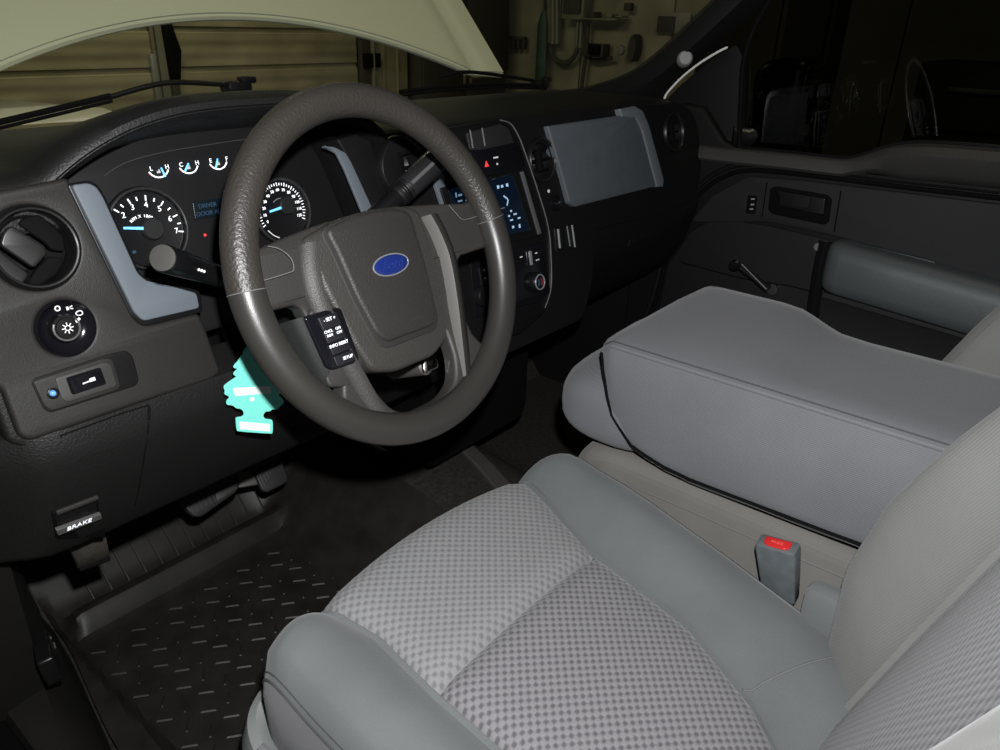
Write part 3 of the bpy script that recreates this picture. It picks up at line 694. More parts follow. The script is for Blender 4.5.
# spokes: one plate with three openings
a0 = math.radians(17)
def rarc(d0, d1, n=16, r_=.172): return [(r_*math.cos(math.radians(lerp(d0, d1, k/n))), r_*math.sin(math.radians(lerp(d0, d1, k/n)))) for k in range(n+1)]
notch = [(.150, -.0105), (.124, -.0115), (.1175, -.016), (.109, -.05), (.1005, -.088), (.1015, -.104), (.107, -.115)]
outer = rarc(17, -3.5)+notch+rarc(-47, -133, 40)+[(-x, y) for x, y in notch][::-1]+rarc(-176.5, -197)
top = spline([(-.150, .048, 0), (-.10, .056, 0), (-.04, .062, 0), (.04, .062, 0), (.10, .056, 0), (.150, .048, 0)], 6)
outer += [(p.x, p.y) for p in top]
HR = rnd([(.119, -.012), (.167, -.010), (.164, -.045), (.151, -.080), (.130, -.106), (.104, -.118), (.100, -.088), (.109, -.05)], .010)
HL = [(-x, y) for x, y in HR][::-1]
HBm = rnd([(-.066, -.085), (.066, -.085), (.062, -.125), (.050, -.150), (.025, -.162), (-.025, -.162), (-.050, -.150), (-.062, -.125)], .012)
sp = plate2d(outer, [HBm], .022, .005, 3); bm = bmesh.new(); bm.from_mesh(sp)
bmesh.ops.subdivide_edges(bm, edges=[e for e in bm.edges if e.calc_length() > .02], cuts=3, use_grid_fill=True)
bmesh.ops.triangulate(bm, faces=[f for f in bm.faces if len(f.verts) > 4])
for v in bm.verts:
    r_ = math.hypot(v.co.x, v.co.y); v.co.z += -.016+.010*smooth01((r_-.09)/.08)
bm.to_mesh(sp); bm.free(); sp.transform(WM.mat())
obj('spokes', sp, HUBS, sw, 40)
# seam lines on the upper spokes
for s in (-1, 1):
    L = [(240, 287), (255, 283), (288, 273), (294, 269), (291, 258), (280, 249), (268, 246)] if s < 0 else [(500, 209), (487, 213), (468, 219), (462, 219), (456, 213), (449, 205)]
    L3 = [(*WM.px(x, y, -.004), (.004 if i == 0 else -.002 if i == 1 else -.0045)) for i, (x, y) in enumerate(L)]
    obj('spoke_seam', tube([WM.P(p.x, p.y, p.z) for p in spline(L3, 6)], .0005, 6), STG, sw)
# ridge strip down each lower spoke
for s in (-1, 1):
    pth = spline([(.080*s, .044, 0), (.087*s, .02, 0), (.090*s, -.012, 0), (.083*s, -.06, 0), (.073*s, -.105, 0), (.063*s, -.148, 0)], 6)
    rows, sho = [], []
    for i, p in enumerate(pth):
        t_ = i/(len(pth)-1); w_ = .0028*(.5+.5*math.sin(math.pi*min(1, .12+t_*.9)))
        rows.append([WM.P(p.x-s*w_*.9, p.y, -.016), WM.P(p.x-s*w_*.8, p.y, -.0125), WM.P(p.x+s*w_*.55, p.y, -.0025), WM.P(p.x+s*w_*.75, p.y, -.0018)])
        sho.append([WM.P(p.x+s*w_*.75, p.y, -.0018), WM.P(p.x+s*(w_*.75+.004), p.y, -.0022), WM.P(p.x+s*(w_*.75+.016), p.y, -.0075), WM.P(p.x+s*(w_*.75+.018), p.y, -.013)])
    obj('spoke_strip', loft(rows), mat('strip_satin', (.125, .12, .112), .38, spec=.5), sw, 30, label='smooth satin grey strip')
    obj('spoke_shoulder', loft(sho), HUBS, sw, 50)
# airbag cover with raised centre panel
cov = rnd([(-.096, .049), (-.045, .0615), (0, .064), (.045, .0615), (.071, .053), (.073, .02), (.073, -.02), (.066, -.07), (.058, -.098), (.03, -.112), (-.03, -.112), (-.062, -.102), (-.074, -.07), (-.088, -.01), (-.094, .025)], .010)
cv = plate(WM, cov, -.0055, .03, .007, res=3)
ac = obj('airbag_cover', cv, HUBM, sw, 40)
inn = rnd([(-.070, .053), (-.03, .0605), (0, .0615), (.030, .059), (.051, .052), (.051, 0), (.047, -.066), (.038, -.078), (-.034, -.078), (-.046, -.066), (-.057, -.02), (-.064, .03)], .012)
obj('cover_shade_line', plate(WM, [(x*1.08, y*1.06-.0022) for x, y in inn], -.0048, .004, .0022), mat('groove_shade', (.016, .0152, .0142), .7), ac)  # shadow line around the centre panel, painted as a darker plate
obj('cover_panel', plate(WM, inn, -.0008, .012, .0055, res=3), mat('airbag_panel', (.026, .0246, .0226), .5, grain=.6, gscale=560, spec=.4), ac)
obj('embossed_word', text(WM, 'AIRBAG', .016, -.064, -.0006, .0062, math.radians(0)), HUBS, ac)
em = obj('emblem', lathe([(0, .0022), (.60, .0020), (.88, .0012), (.95, .0004)], Frame(WM.P(0, .001, -.0003), WM.ex, WM.ey), sx=.0262, sy=.0112, n=48), EMB, sw, label='blue oval emblem')
obj('emblem_rim', tube([WM.P(.0255*math.cos(a), .001+.0112*math.sin(a), .0000) for a in [2*math.pi*k/48 for k in range(48)]], .0009, 6, closed=True), SILV, em)
obj('emblem_script', text(WM, 'Ford', 0, .001, .0023, .0150, shear=.35, depth=.0003), EMBT, em)
# button pod
pod = WM.pts([(303, 317), (336, 307), (341, 309), (359, 358), (356, 363), (332, 370), (326, 368)], -.004)
PH = mat('pod_wall', (.0095, .011, .010), .5, grain=.15, spec=.2)
wall = []
for k in range(9):
    t = k/8; a_ = (lerp(303, 330, t), lerp(317, 372, t)); b_ = (lerp(274, 312, t), lerp(326, 404, t)); c_ = (lerp(289, 322, t), lerp(321, 387, t))
    wall.append([WM.P(*WM.px(*a_, -.005), -.005), WM.P(*WM.px(lerp(a_[0], c_[0], .4), lerp(a_[1], c_[1], .4), -.007), -.007), WM.P(*WM.px(*c_, -.013), -.013), WM.P(*WM.px(*b_, -.028), -.028)])
obj('pod_housing', loft(wall), PH, sw, label='dark side wall of the button pod')
obj('pod_base', plate(WM, rnd([(-.112, -.019), (-.078, -.020), (-.066, -.090), (-.092, -.108), (-.118, -.100), (-.120, -.05)], .006), -.0085, .02, .003, res=2), HUBS, sw)
pb = obj('button_pad', plate(WM, rnd(pod, .004), -.002, .014, .0025), GLS, sw, label='black pad with four white printed buttons')
bl = [(318, 318), (337, 312), (341.5, 325), (323, 332)]
rowsB = [[(318, 318), (336, 312), (341, 324), (323, 331)], [(323.5, 332.5), (341.5, 325.5), (346, 337), (328, 344)], [(328.5, 345.5), (346.5, 338.5), (351, 348.5), (333, 355.5)], [(333.5, 357), (351.5, 350), (355.5, 360), (337, 366.5)]]
for r_ in rowsB: obj('button', plate(WM, rnd(WM.pts(r_, -.001), .001), -.0002, .004, .0007), BTN, pb)
for tx, x, y, sz in (('- SET +', 329.5, 319, .0050), ('CNCL', 328.5, 331.5, .0040), ('RSM', 330, 335.5, .0040), ('ON', 338, 328, .0040), ('OFF', 339.5, 332, .0040), ('INFO RESET', 339, 344, .0046), ('SETUP', 348, 357, .0046)):
    u, v = WM.px(x, y, 0); obj('lettering', text(WM, tx, u, v, .0001, sz, 0), WHT, pb)
# back of hub
obj('hub_back', lathe([(.05, -.10), (.062, -.06), (.075, -.028), (.06, -.018)], WM, 0, -.02, 0, 32), PLD, sw)

# ------------------------------------------------------------------ column with levers and key
sc = thing('steering_column', 'dark plastic steering column shroud behind the wheel', 'column', tuple(WM.P(0, -.03, -.2)))
rows = []
for w_, hu, v0, v1 in ((-.060, .058, -.078, .030), (-.066, .066, -.086, .038), (-.12, .074, -.092, .044), (-.18, .078, -.096, .04), (-.25, .08, -.10, .03)):
    rows.append([WM.P(x, y, w_) for x, y in rsec(-hu, hu, v0, v1, .02)])
obj('shroud', loft(rows, True, True), PLD, sc)
ig = WM.px(416, 367, -.075); IG = Frame(WM.P(ig[0], ig[1], -.06), WM.ex, WM.ey)
obj('ignition_lock', lathe([(0, .006), (.009, .006), (.0115, .003), (.012, -.06)], IG, n=24), STL, sc)
k_ = obj('key_head', plate(IG, rnd([(-.013, -.006), (.012, -.007), (.014, .002), (.010, .009), (-.010, .007)], .003), .012, .004, .001), CHR, sc, label='chrome ignition key head')
obj('key_hole', lathe([(0, .0005), (.0028, .0003), (.0028, -.001)], Frame(IG.P(.001, .002, .0125), IG.ex, IG.ey), n=14), VOID, k_)
sh = thing('shift_lever', 'black column shift lever pointing up beside the cluster', 'lever', tuple(WM.P(.06, .0, -.12)))
a_ = WM.P(*WM.px(352, 236, -.11), -.11); b_ = WM.P(*WM.px(398, 196, -.095), -.095); c_ = WM.P(*WM.px(439, 158, -.08), -.08)
dr = (c_-b_).normalized()
obj('shaft', tube([a_, a_*.6+b_*.4, b_], [.011, .0115, .0125], 16), BLK, sh)
obj('collar', tube([b_-dr*.004, b_, b_+dr*.008, b_+dr*.012], [.0135, .0155, .0160, .0150], 18), PLD, sh)
e_ = c_
obj('grip', tube([b_+dr*.010, b_+dr*.014, b_*.5+e_*.5, e_-dr*.004, e_-dr*.001, e_], [.0140, .0160, .0165, .0168, .0155, .011], 18), mat('lever_black', (.016, .016, .017), .32), sh)
side = (CP-b_).normalized(); side = (side-dr*side.dot(dr)).normalized()
obj('grip_highlight', tube([b_+dr*.018+side*.0160, e_-dr*.006+side*.0166], .0028, 8), mat('highlight_grey', (.10, .10, .10), .3), sh)  # flash highlight on the grip, painted as a paler strip facing the camera
ob = side.cross(dr)
for k in range(4): obj('rib', tube([b_+dr*(.002+.004*k)+(side*math.cos(a)+ob*math.sin(a))*.0162 for a in [math.radians(-50+10*i) for i in range(11)]], .0010, 6), BLK, sh)
# turn signal lever
ts = thing('turn_signal_lever', 'black turn signal lever with a round end on the left of the column', 'lever', tuple(WM.P(-.07, 0, -.12)))
ta = WM.P(*WM.px(255, 287, -.125), -.125); tb = WM.P(*WM.px(203, 271, -.105), -.105); te = WM.P(*WM.px(163, 258, -.052), -.052); td = (te-tb).normalized()
obj('shaft', tube([ta, tb, tb*.4+te*.6, te-td*.003, te], [.010, .0120, .0132, .0136, .0125], 20), BLK, ts)
obj('end_cap', tube([te-td*.001, te+td*.0015, te+td*.002], [.0126, .0122, .0095], 24), mat('cap_grey', (.055, .052, .048), .45), ts)
for k in range(3):
    f0 = tb*.75+te*.25+td*(.004+.006*k); s2 = (CP-f0).normalized(); s2 = (s2-td*s2.dot(td)).normalized()
    obj('mark', box(f0+s2*.0126, (.0022, .0022, .0022)), PRT, ts)

# ================================================================== DASHBOARD
AF = math.radians(12.5)
FF = Frame((0, .20, .82), (1, 0, 0), (0, math.sin(AF), math.cos(AF)))
da = thing('dashboard', 'black truck dashboard with gauges and blue grey trim behind the wheel', 'dashboard', (.37, .3, .42))
def brow(x):
    s = abs((x+.025)/.232); return .070*max(0, 1-s**3.0)
rows = []
XS = [-.44+.0125*i for i in range(129)]
for x in XS:
    b = brow(x); q = b/.070; rr = smooth01((x-1.04)/.1)
    pr_ = [(.605, .775, 0), (.60, .800, 0), (.54, .816, .02), (.44, .819, .12), (.34, .820, .40), (.28, .820, .68), (.24-.010*q, .819, .90), (.223-.014*q, .815, .98), (.212-.017*q, .807, 1), (.211-.018*q, .798, 1), (.220-.017*q, .790, .98), (.30, .782, .60), (.32, .775, .5)]
    rows.append([Vector((x, y+.05*rr*(1 if y < .3 else 0), z+b*k-.01*rr)) for y, z, k in pr_])
obj('upper_pad', loft(rows), PAD, da, 50)
obj('pad_seam', tube([Vector((x, .2105-.018*brow(x)/.070, .800+brow(x))) for x in XS[:104]], .0009, 6), VOID, da)
obj('core', join(box((.37, .44, .61), (1.52, .26, .33), .01)), VOID, da)
# left fascia
def dq(p): return FF.px(*p)
fl_out = [(-.43, FF.px(0, 195)[1]-.004), FF.px(40, 183), FF.px(69, 177), FF.px(74, 190), FF.px(138, 321), FF.px(150, 325), FF.px(200, 313), FF.px(207, 330), FF.px(222, 372), FF.px(214, 379), FF.px(150, 400), FF.px(32, 441), FF.px(20, 437), FF.px(2, 388), (-.43, FF.px(0, 330)[1])]
def circ(c, r_, n=40): return [(c[0]+r_*math.cos(2*math.pi*k/n), c[1]+r_*math.sin(2*math.pi*k/n)) for k in range(n)]
VR = abs(FF.px(35, 204)[1]-FF.px(35, 293)[1])/2; hr = abs(FF.px(66, 299)[1]-FF.px(66, 356)[1])/2
VH = circ(FF.px(35, 248, .001), VR*.98); HH = circ(FF.px(66, 328), hr*.99)
obj('fascia_panel', plate(FF, rnd(fl_out, .006), 0, .06, .005, holes=[VH, HH], res=3), PLA, da)
fl2 = [(-.44, .0), FF.px(60, 176), FF.px(60, 300), FF.px(212, 378), FF.px(34, 452), FF.px(-30, 462), (-.44, -.2)]
obj('fascia_surround', plate(FF, rnd([(-.44, -.04), (-.2, -.04), (-.2, -.15), FF.px(225, 386), FF.px(150, 408), FF.px(34, 452), FF.px(12, 444), FF.px(-12, 380), (-.44, -.14)], .006), -.010, .04, .006, holes=[VH, HH]), PAD, da)
# blue grey brackets
obj('trim_bracket', plate(FF, rnd(FF.pts([(71, 185), (88, 183), (96, 187), (103, 198), (137, 273), (146, 281), (160, 283), (196, 293), (199, 308), (143, 321), (134, 313)], .003), .004), .005, .02, .0015), TRIM, da, label='blue grey L shaped trim')
obj('trim_lip', plate(FF, rnd(FF.pts([(66, 184), (90, 180), (99, 186), (106, 198), (140, 273), (148, 279), (162, 280), (200, 291), (203, 312), (143, 327), (130, 316)], 0), .004), .001, .04, .002), BLK, da)
obj('trim_bracket', plate(FF, rnd(FF.pts([(322, 146), (334, 147), (345, 153), (351, 163), (373, 211), (363, 216), (344, 170), (336, 154)], -.004), .003), -.002, .005, .0015), TRIM, da, label='blue grey upright trim')
obj('trim_bracket', plate(FF, rnd(FF.pts([(433, 176), (443, 172), (453, 206), (444, 210)], .002), .001), .002, .02, .001), TRIM, da, label='short blue grey trim beside the screen')
obj('cluster_side', plate(FF, rnd(FF.pts([(338, 139), (358, 134), (372, 140), (392, 205), (372, 216), (350, 160)], -.004), .004), -.006, .06, .003), PLD, da)
# instrument cluster
CO = -.062
cl_ = obj('instrument_cluster', plate(FF, rnd([(-.235, -.20), (-.235, .0), (-.17, .035), (.10, .035), (.165, 0), (.19, -.20)], .01), CO-.002, .02, .002), mat('cluster_face', (.0060, .0060, .0065), .6, spec=.2), da)
obj('cluster_line', tube(spline([FF.P(*FF.px(x, y, CO+.001), CO+.001) for x, y in ((104, 176), (125, 163), (160, 153), (200, 146), (260, 138), (320, 138))], 5), .0006, 6), mat('line_grey', (.04, .04, .04), .5), cl_)
def fx(x, y, o=CO): return FF.px(x, y, o)
def dial(cx, cy, r, name):
    u, v = fx(cx, cy)
    obj('dial_face', lathe([(0, .0015), (r*.9, .0015), (r*.93, .002)], FF, u, v, CO, 48), mat('dial_black', (.005, .005, .0055), .5, spec=.25), cl_)
    obj('dial_bezel', tube(arc(FF, u, v, CO+.006, r, 0, 2*math.pi, 64)[:-1], .0016, 8, closed=True), mat('bezel_dark', (.02, .02, .02), .4), cl_)
    obj('dial_tunnel', lathe([(r*.93, .002), (r*.97, .006), (r*1.04, .004), (r*1.06, 0)], FF, u, v, CO, 48), BLK, cl_)
    return u, v
R1 = (Vector(fx(146, 189))-Vector(fx(147, 269))).length/2
tu, tv_ = dial(147, 229, R1, 'tach'); su, sv_ = dial(281, 211, R1*.92, 'speedo')
obj('hub_cap', lathe([(0, .010), (.011, .010), (.0125, .008), (.0125, 0)], FF, *fx(150, 229), CO, 24), mat('hub_cap', (.010, .010, .010), .5), cl_)
obj('hub_cap', lathe([(0, .010), (.010, .010), (.0115, .008), (.0115, 0)], FF, *fx(284, 206), CO, 24), mat('hub_cap', (.010, .010, .010), .5), cl_)
def stick(p, q, w0, mt, name, w_=.0035, th=.0008, par=cl_):
    a = Vector(fx(*p)); b = Vector(fx(*q)); d = (b-a); L = d.length; n = Vector((-d.y, d.x)).normalized()
    return obj(name, plate(FF, [tuple(a+n*w0), tuple(b+n*w0*.7), tuple(b-n*w0*.7), tuple(a-n*w0)], CO+w_, th, .0001), mt, par)
stick((146, 228.7), (120, 228.3), .0017, GBLU, 'needle', .009, .001); stick((283, 206), (266, 212), .0017, GBLU, 'needle', .009, .001)
for s_, x, y in (('2', 122.5, 215.5), ('3', 131.5, 207.5), ('4', 145, 205), ('5', 158.5, 209), ('6', 169, 219), ('7', 175.5, 231)):
    obj('numeral', text(FF, s_, *fx(x, y), CO+.0025, .0088), GWHT, cl_)
tk = []
for i, (x, y) in enumerate([(115.5, 211), (121, 206), (128, 201.5), (135.5, 199), (144.5, 198), (153, 200), (161, 203.5), (168, 209), (174, 216), (178, 223.5), (180, 231.5)]):
    u, v = fx(x, y); a = math.atan2(v-tv_, u-tu); tk.append(obox(FF, u, v, CO+.0024, (.0058 if i % 2 == 0 else .004, .0013, .0006), 0, a))
o_ = obj('tick_marks', join(*tk), GWHT, cl_); o_['kind'] = 'stuff'
for i, ch in enumerate('RPM X 1000'):
    if ch == ' ': continue
    a = math.radians(125-i*7.6); rr = R1*.47; obj('numeral', text(FF, ch, tu+rr*math.cos(a)-.004, tv_+rr*math.sin(a)-.006, CO+.0025, .0048, a-math.pi/2), GWHT, cl_)
tk = []
for i in range(37):
    a = math.radians(205-i*6.4); tk.append(obox(FF, su+R1*.76*math.cos(a), sv_+R1*.76*math.sin(a), CO+.0024, (.0045 if i % 3 == 0 else .003, .0009, .0006), 0, a))
o_ = obj('tick_marks', join(*tk), GWHT, cl_); o_['kind'] = 'stuff'
for i in range(13):
    a = math.radians(202-i*18.6); obj('numeral', text(FF, str(i*10), su+R1*.60*math.cos(a), sv_+R1*.60*math.sin(a), CO+.0025, .0052), GWHT, cl_)
obj('dial_scale', tube(arc(FF, su, sv_, CO+.0026, R1*.36, math.radians(20), math.radians(130)), .0006, 6), mat('scale_grey', (.2, .2, .2), .5), cl_)
obj('dial_scale', tube(arc(FF, su, sv_, CO+.006, R1*.80, math.radians(215), math.radians(245)), .0007, 6), PRT, cl_)
for i, (x, y, l, r_, nd) in enumerate([(158, 173.5, 'L', 'H', ((163.5, 177), (159, 168))), (188, 169.5, 'C', 'H', ((183, 171.5), (186.5, 163.5))), (217.5, 165.5, 'E', 'F', ((214, 168), (215.5, 159))), (247, 161.5, 'C', 'H', ((243, 163), (246, 155)))]):
    u, v = fx(x, y); g_ = obj('small_gauge', tube(arc(FF, u, v+.008, CO+.003, .0125, math.radians(205), math.radians(335), 14), .00085, 6), GWHT, cl_)
    for ch, dx, dy in ((l, -8, -4.5), (r_, 8, -6.5)): obj('numeral', text(FF, ch, *fx(x+dx, y+dy), CO+.0025, .0068), GWHT, cl_)
    stick(nd[0], nd[1], .0011, GBLU, 'needle', .005, .0008)
    obj('gauge_mark', obox(FF, u-.0105, v+.0005, CO+.003, (.003, .0016, .0006), 0, math.radians(125)), GRED, cl_)
    obj('gauge_symbol', join(obox(FF, u, v+.0015, CO+.0025, (.0042, .0025, .0004)), obox(FF, u+.001, v+.0035, CO+.0025, (.0012, .002, .0004))), mat('symbol_grey', (.35, .35, .35), .5, emit=(.8, .8, .8), estr=.25), cl_)
obj('message_display', plate(FF, rnd(FF.pts([(192, 202), (232, 196), (232, 214), (195, 220)], CO), .002), CO+.0012, .003, .0005), mat('display_dark', (.004, .008, .012), .3), cl_)
for s_, x, y in (('DRIVER', 207, 205.5), ('DOOR AJAR', 211, 212.5)): obj('display_text', text(FF, s_, *fx(x, y), CO+.0016, .0072, math.radians(-1)), DBLU, cl_)
obj('warning_light', lathe([(0, .001), (.0016, .0008), (.0018, 0)], FF, *fx(205, 235), CO, 12), GRED, cl_)
obj('blue_light', obox(FF, *fx(133, 252), CO+.003, (.004, .003, .0005)), DBLU, cl_)
# ------- round vents
def vent(cx, cy, r, w=0, big=True, label=None):
    u, v = FF.px(cx, cy, w)
    vt = obj('vent', lathe([(r*1.03, -.004), (r*1.0, .004), (r*.95, .0065), (r*.90, .004), (r*.87, -.006), (r*.80, -.022), (r*.5, -.034), (0, -.036)], FF, u, v, w, 56), BLK, da, label=label)
    obj('vent_ring', tube(arc(FF, u, v, w+.004, r*.92, 0, 2*math.pi, 56)[:-1], .0018, 8, closed=True), mat('ring_dark', (.014, .014, .014), .35), vt)
    return vt, u, v
VR = abs(FF.px(35, 204)[1]-FF.px(35, 293)[1])/2
vt, vu, vv = vent(35, 248, VR, .001, label='round black air vent')
LV = mat('louver_plastic', (.013, .0125, .012), .38, spec=.5)
obj('louver', lathe([(VR*.82, -.012), (VR*.74, -.008), (VR*.70, -.010)], FF, vu, vv, 0, 48), BLK, vt)
for L, w_ in (([(0, 245), (4, 232), (12, 225), (44, 246), (48, 253), (36, 267), (32, 267)], .000), ([(-22, 232), (-30, 250), (-10, 268), (22, 286), (30, 274), (4, 254)], -.006), ([(24, 218), (40, 214), (64, 236), (66, 252), (52, 250), (46, 243), (18, 224)], -.006), ([(-20, 226), (0, 212), (18, 211), (8, 224), (0, 232), (-8, 242)], -.006), ([(36, 270), (50, 256), (64, 258), (58, 274), (40, 286), (28, 284)], -.008)):
    obj('louver', plate(FF, rnd(FF.pts(L, w_), .004), w_, .008, .002), LV if L[0][0] < 1 and L[0][1] > 228 else VOID, vt)
for (cx, cy, r_) in ((402, 168, .043), (541, 160, .038), (673, 132, .042)):
    v_, u, v = vent(cx, cy, r_, -.004); LV = VOID
    for k in (-1, 0, 1): obj('louver', obox(FF, u, v+k*r_*.45, -.012, (r_*1.5*(1-.18*abs(k)), .004, .014), .001), LV, v_)
    obj('louver', obox(FF, u, v, -.008, (.012, r_*1.0, .01), .002), LV, v_)
# ------- headlight switch
hr = abs(FF.px(66, 299)[1]-FF.px(66, 356)[1])/2
hu, hv = FF.px(66, 328)
hs = obj('headlight_switch', lathe([(hr*1.05, -.002), (hr*1.04, .0025), (hr*.99, .004), (hr*.95, .002), (hr*.7, -.003), (hr*.5, -.004), (0, -.004)], FF, hu, hv, 0, 56), GLS, da, label='round black headlight switch')
kr = hr*.52; ku, kv = FF.px(67.5, 328, .01)
obj('knob', lathe([(kr*1.0, -.004), (kr*1.0, .006), (kr*.92, .0085), (kr*.74, .0085), (kr*.70, .010), (0, .0105)], FF, ku, kv, 0, 40), BLK, hs)
obj('knob_ring', tube(arc(FF, ku, kv, .0085, kr*.86, math.radians(150), math.radians(395), 40), .0011, 6), mat('ring_satin', (.09, .088, .085), .35), hs)
for k in range(8):
    a = math.pi*k/4; obj('sun_ray', obox(FF, ku+.0042*math.cos(a), kv+.0042*math.sin(a), .0108, (.0024, .0009, .0004), 0, a), PRT, hs)
obj('sun_icon', tube(arc(FF, ku, kv, .0108, .0024, 0, 2*math.pi, 16)[:-1], .0005, 6, closed=True), PRT, hs)
stick_ = lambda p, q, w0, mt, nm, par, off: obj(nm, plate(FF, [tuple(Vector(FF.px(*p, off))+Vector((-(Vector(FF.px(*q, off))-Vector(FF.px(*p, off))).y, (Vector(FF.px(*q, off))-Vector(FF.px(*p, off))).x)).normalized()*s*w0) if e == 0 else tuple(Vector(FF.px(*q, off))+Vector((-(Vector(FF.px(*q, off))-Vector(FF.px(*p, off))).y, (Vector(FF.px(*q, off))-Vector(FF.px(*p, off))).x)).normalized()*s*w0) for e, s in ((0, 1), (1, 1), (1, -1), (0, -1))], off, .0006, .0001), mt, par)
stick_((75.5, 322.5), (80, 318), .0012, PRT, 'pointer', hs, .009)
iu, iv = FF.px(57.5, 308.5, .002); obj('icon', tube(arc(FF, iu, iv, .002, .0022, 0, 2*math.pi, 16)[:-1], .0007, 6, closed=True), PRT, hs)
iu, iv = FF.px(69, 308, .002); obj('icon', join(obox(FF, iu-.0015, iv, .002, (.0022, .0034, .0004)), obox(FF, iu+.002, iv+.001, .002, (.003, .0009, .0004), 0, .3), obox(FF, iu+.002, iv-.001, .002, (.003, .0009, .0004), 0, -.3)), PRT, hs)
iu, iv = FF.px(80, 313, .002); obj('icon', tube([FF.P(iu+.003*math.cos(a)*(1.3 if math.cos(a) < 0 else .8), iv+.0022*math.sin(a), .002) for a in [2*math.pi*k/14 for k in range(14)]], .0006, 6, closed=True), PRT, hs)
# ------- switch panel below
sp_ = obj('switch_panel', plate(FF, rnd(FF.pts([(31, 383), (34, 378), (108, 354), (126, 350), (133, 356), (139, 380), (136, 386), (50, 413), (43, 409)]), .004), .0008, .01, .0015), PLD, da)
obj('panel_inner', plate(FF, rnd(FF.pts([(33, 383), (36, 380), (104, 358), (112, 359), (120, 386), (116, 390), (51, 411), (44, 406)]), .004), .0018, .01, .001), PLA, sp_)
obj('panel_insert', plate(FF, rnd(FF.pts([(54, 378), (104, 362), (110, 364), (116, 386), (66, 402), (61, 399)]), .003), .0026, .01, .0008), mat('insert_plastic', (.034, .033, .031), .5, grain=.3, gscale=1100), sp_)
rk_ = obj('rocker_switch', plate(FF, rnd(FF.pts([(67, 378), (101, 367.5), (107, 384), (73, 395)], .006), .002), .0065, .012, .002), GLS, sp_, label='black rocker switch with white trailer icon')
iu, iv = FF.px(89, 381, .0066); obj('icon', join(obox(FF, iu-.003, iv-.0005, .0067, (.007, .0013, .0004), 0, .08), obox(FF, iu+.0035, iv+.0005, .0067, (.0055, .0036, .0004), 0, .08)), PRT, rk_)
lu, lv_ = FF.px(52, 393); ld = obj('led_socket', lathe([(.0055, -.001), (.0055, .003), (.0045, .0035), (.004, .001), (0, 0)], FF, lu, lv_, .001, 20), BLK, sp_)
obj('led', lathe([(0, .0045), (.0018, .0038), (.0028, .0015), (.003, 0)], FF, lu, lv_, .001, 16), mat('led_blue', (.1, .3, .9), .2, emit=(.15, .45, 1), estr=.5), ld)
# ------- knee panel
rows = []
for x in [-.44, -.40, -.365, -.345, -.33]+[-.30+.03*i for i in range(21)]+[.33]:
    e = smooth01((-.315-x)/.10)
    rows.append([Vector((x, y+.06*e, z)) for y, z in ((.20, .60), (.150, .585), (.1445, .565), (.147, .545), (.160, .505), (.178, .46), (.196, .422), (.205, .412), (.225, .408), (.30, .42))])
kn = obj('knee_panel', loft(rows), PAD, da, 50)
KT = [(.408, .22), (.412, .205), (.422, .196), (.46, .178), (.505, .160), (.545, .147), (.565, .1445), (.585, .150)]
def kp_(x, y):
    Y = .16
    for _ in range(8): Y = interp(KT, at(x, y, 1, Y).z)
    return at(x, y, 1, Y)
obj('panel_joint', tube([kp_(x, y) for x, y in ((149, 405), (148.5, 418), (148, 430), (145.5, 448), (143, 465), (140, 482), (137, 497), (135, 505))], .0010, 6), VOID, kn)
obj('panel_joint', tube([kp_(149, 405), kp_(120, 414), kp_(90, 425), kp_(60, 436)], .0009, 6), VOID, kn)
obj('joint_tab', tube([kp_(149, 406), kp_(149, 420)], .0016, 6), VOID, kn)
KF = Frame((0, .165, .50), (1, 0, 0), (0, -.394, .919))
obj('handle_recess', plate(KF, rnd(KF.pts([(51, 511), (103, 493), (106, 515), (104, 536), (55, 538)]), .004), .0025, .01, .001), VOID, kn)
bh = obj('brake_release_handle', plate(KF, rnd(KF.pts([(54, 514), (98, 498), (100, 520), (58, 532)], .004), .002), .006, .012, .003), BLK, da, label='black release handle lettered BRAKE')
obj('handle_lip', tube([KF.P(*KF.px(56, 513, .008), .008), KF.P(*KF.px(97, 497.5, .008), .008)], .0032, 10), PLA, bh)
obj('handle_face', plate(KF, rnd(KF.pts([(56, 530), (101, 513.5), (102, 518.5), (58, 535.5)], .01), .0015), .011, .005, .001), mat('handle_grey', (.075, .073, .070), .5), bh)
hx = Vector(KF.px(101, 516, .011))-Vector(KF.px(57, 533, .011)); obj('lettering', text(KF, 'BRAKE', *KF.px(79.5, 524.5, .0112), .0114, .0088, math.atan2(hx.y, hx.x)*.9), WHT, bh)
# ------- passenger side fascia, stack, glove box
obj('fascia_right', plate(FF, rnd([(.205, -.035), (.28, -.012), (.6, -.008), (1.04, -.012), (1.10, -.03), (1.125, -.07), (1.128, -.15), (1.10, -.205), (.95, -.215), (.66, -.205), (.64, -.30), (.60, -.36), (.30, -.36), (.205, -.25)], .02), -.004, .06, .008, holes=[circ(FF.px(402, 168, -.004), .042), circ(FF.px(541, 160, -.004), .037), circ(FF.px(673, 132, -.004), .041)], res=3), PLD, da)
stk = obj('center_stack', plate(FF, rnd(FF.pts([(448, 128), (498, 119), (509, 121), (518, 130), (523, 145), (537, 188), (549, 226), (553, 258), (552, 292), (544, 314), (520, 335), (470, 345), (440, 250)], .002), .006), .003, .03, .004), BLK, da)
obj('edge_strip', tube(spline([FF.P(*FF.px(x, y, .004), .004) for x, y in ((500, 120), (511, 124), (519, 137), (524, 150), (537, 188), (548, 226), (551, 256), (551, 288), (545, 308))], 5), .0011, 6), mat('edge_silver', (.22, .22, .22), .35, metal=.5), stk)
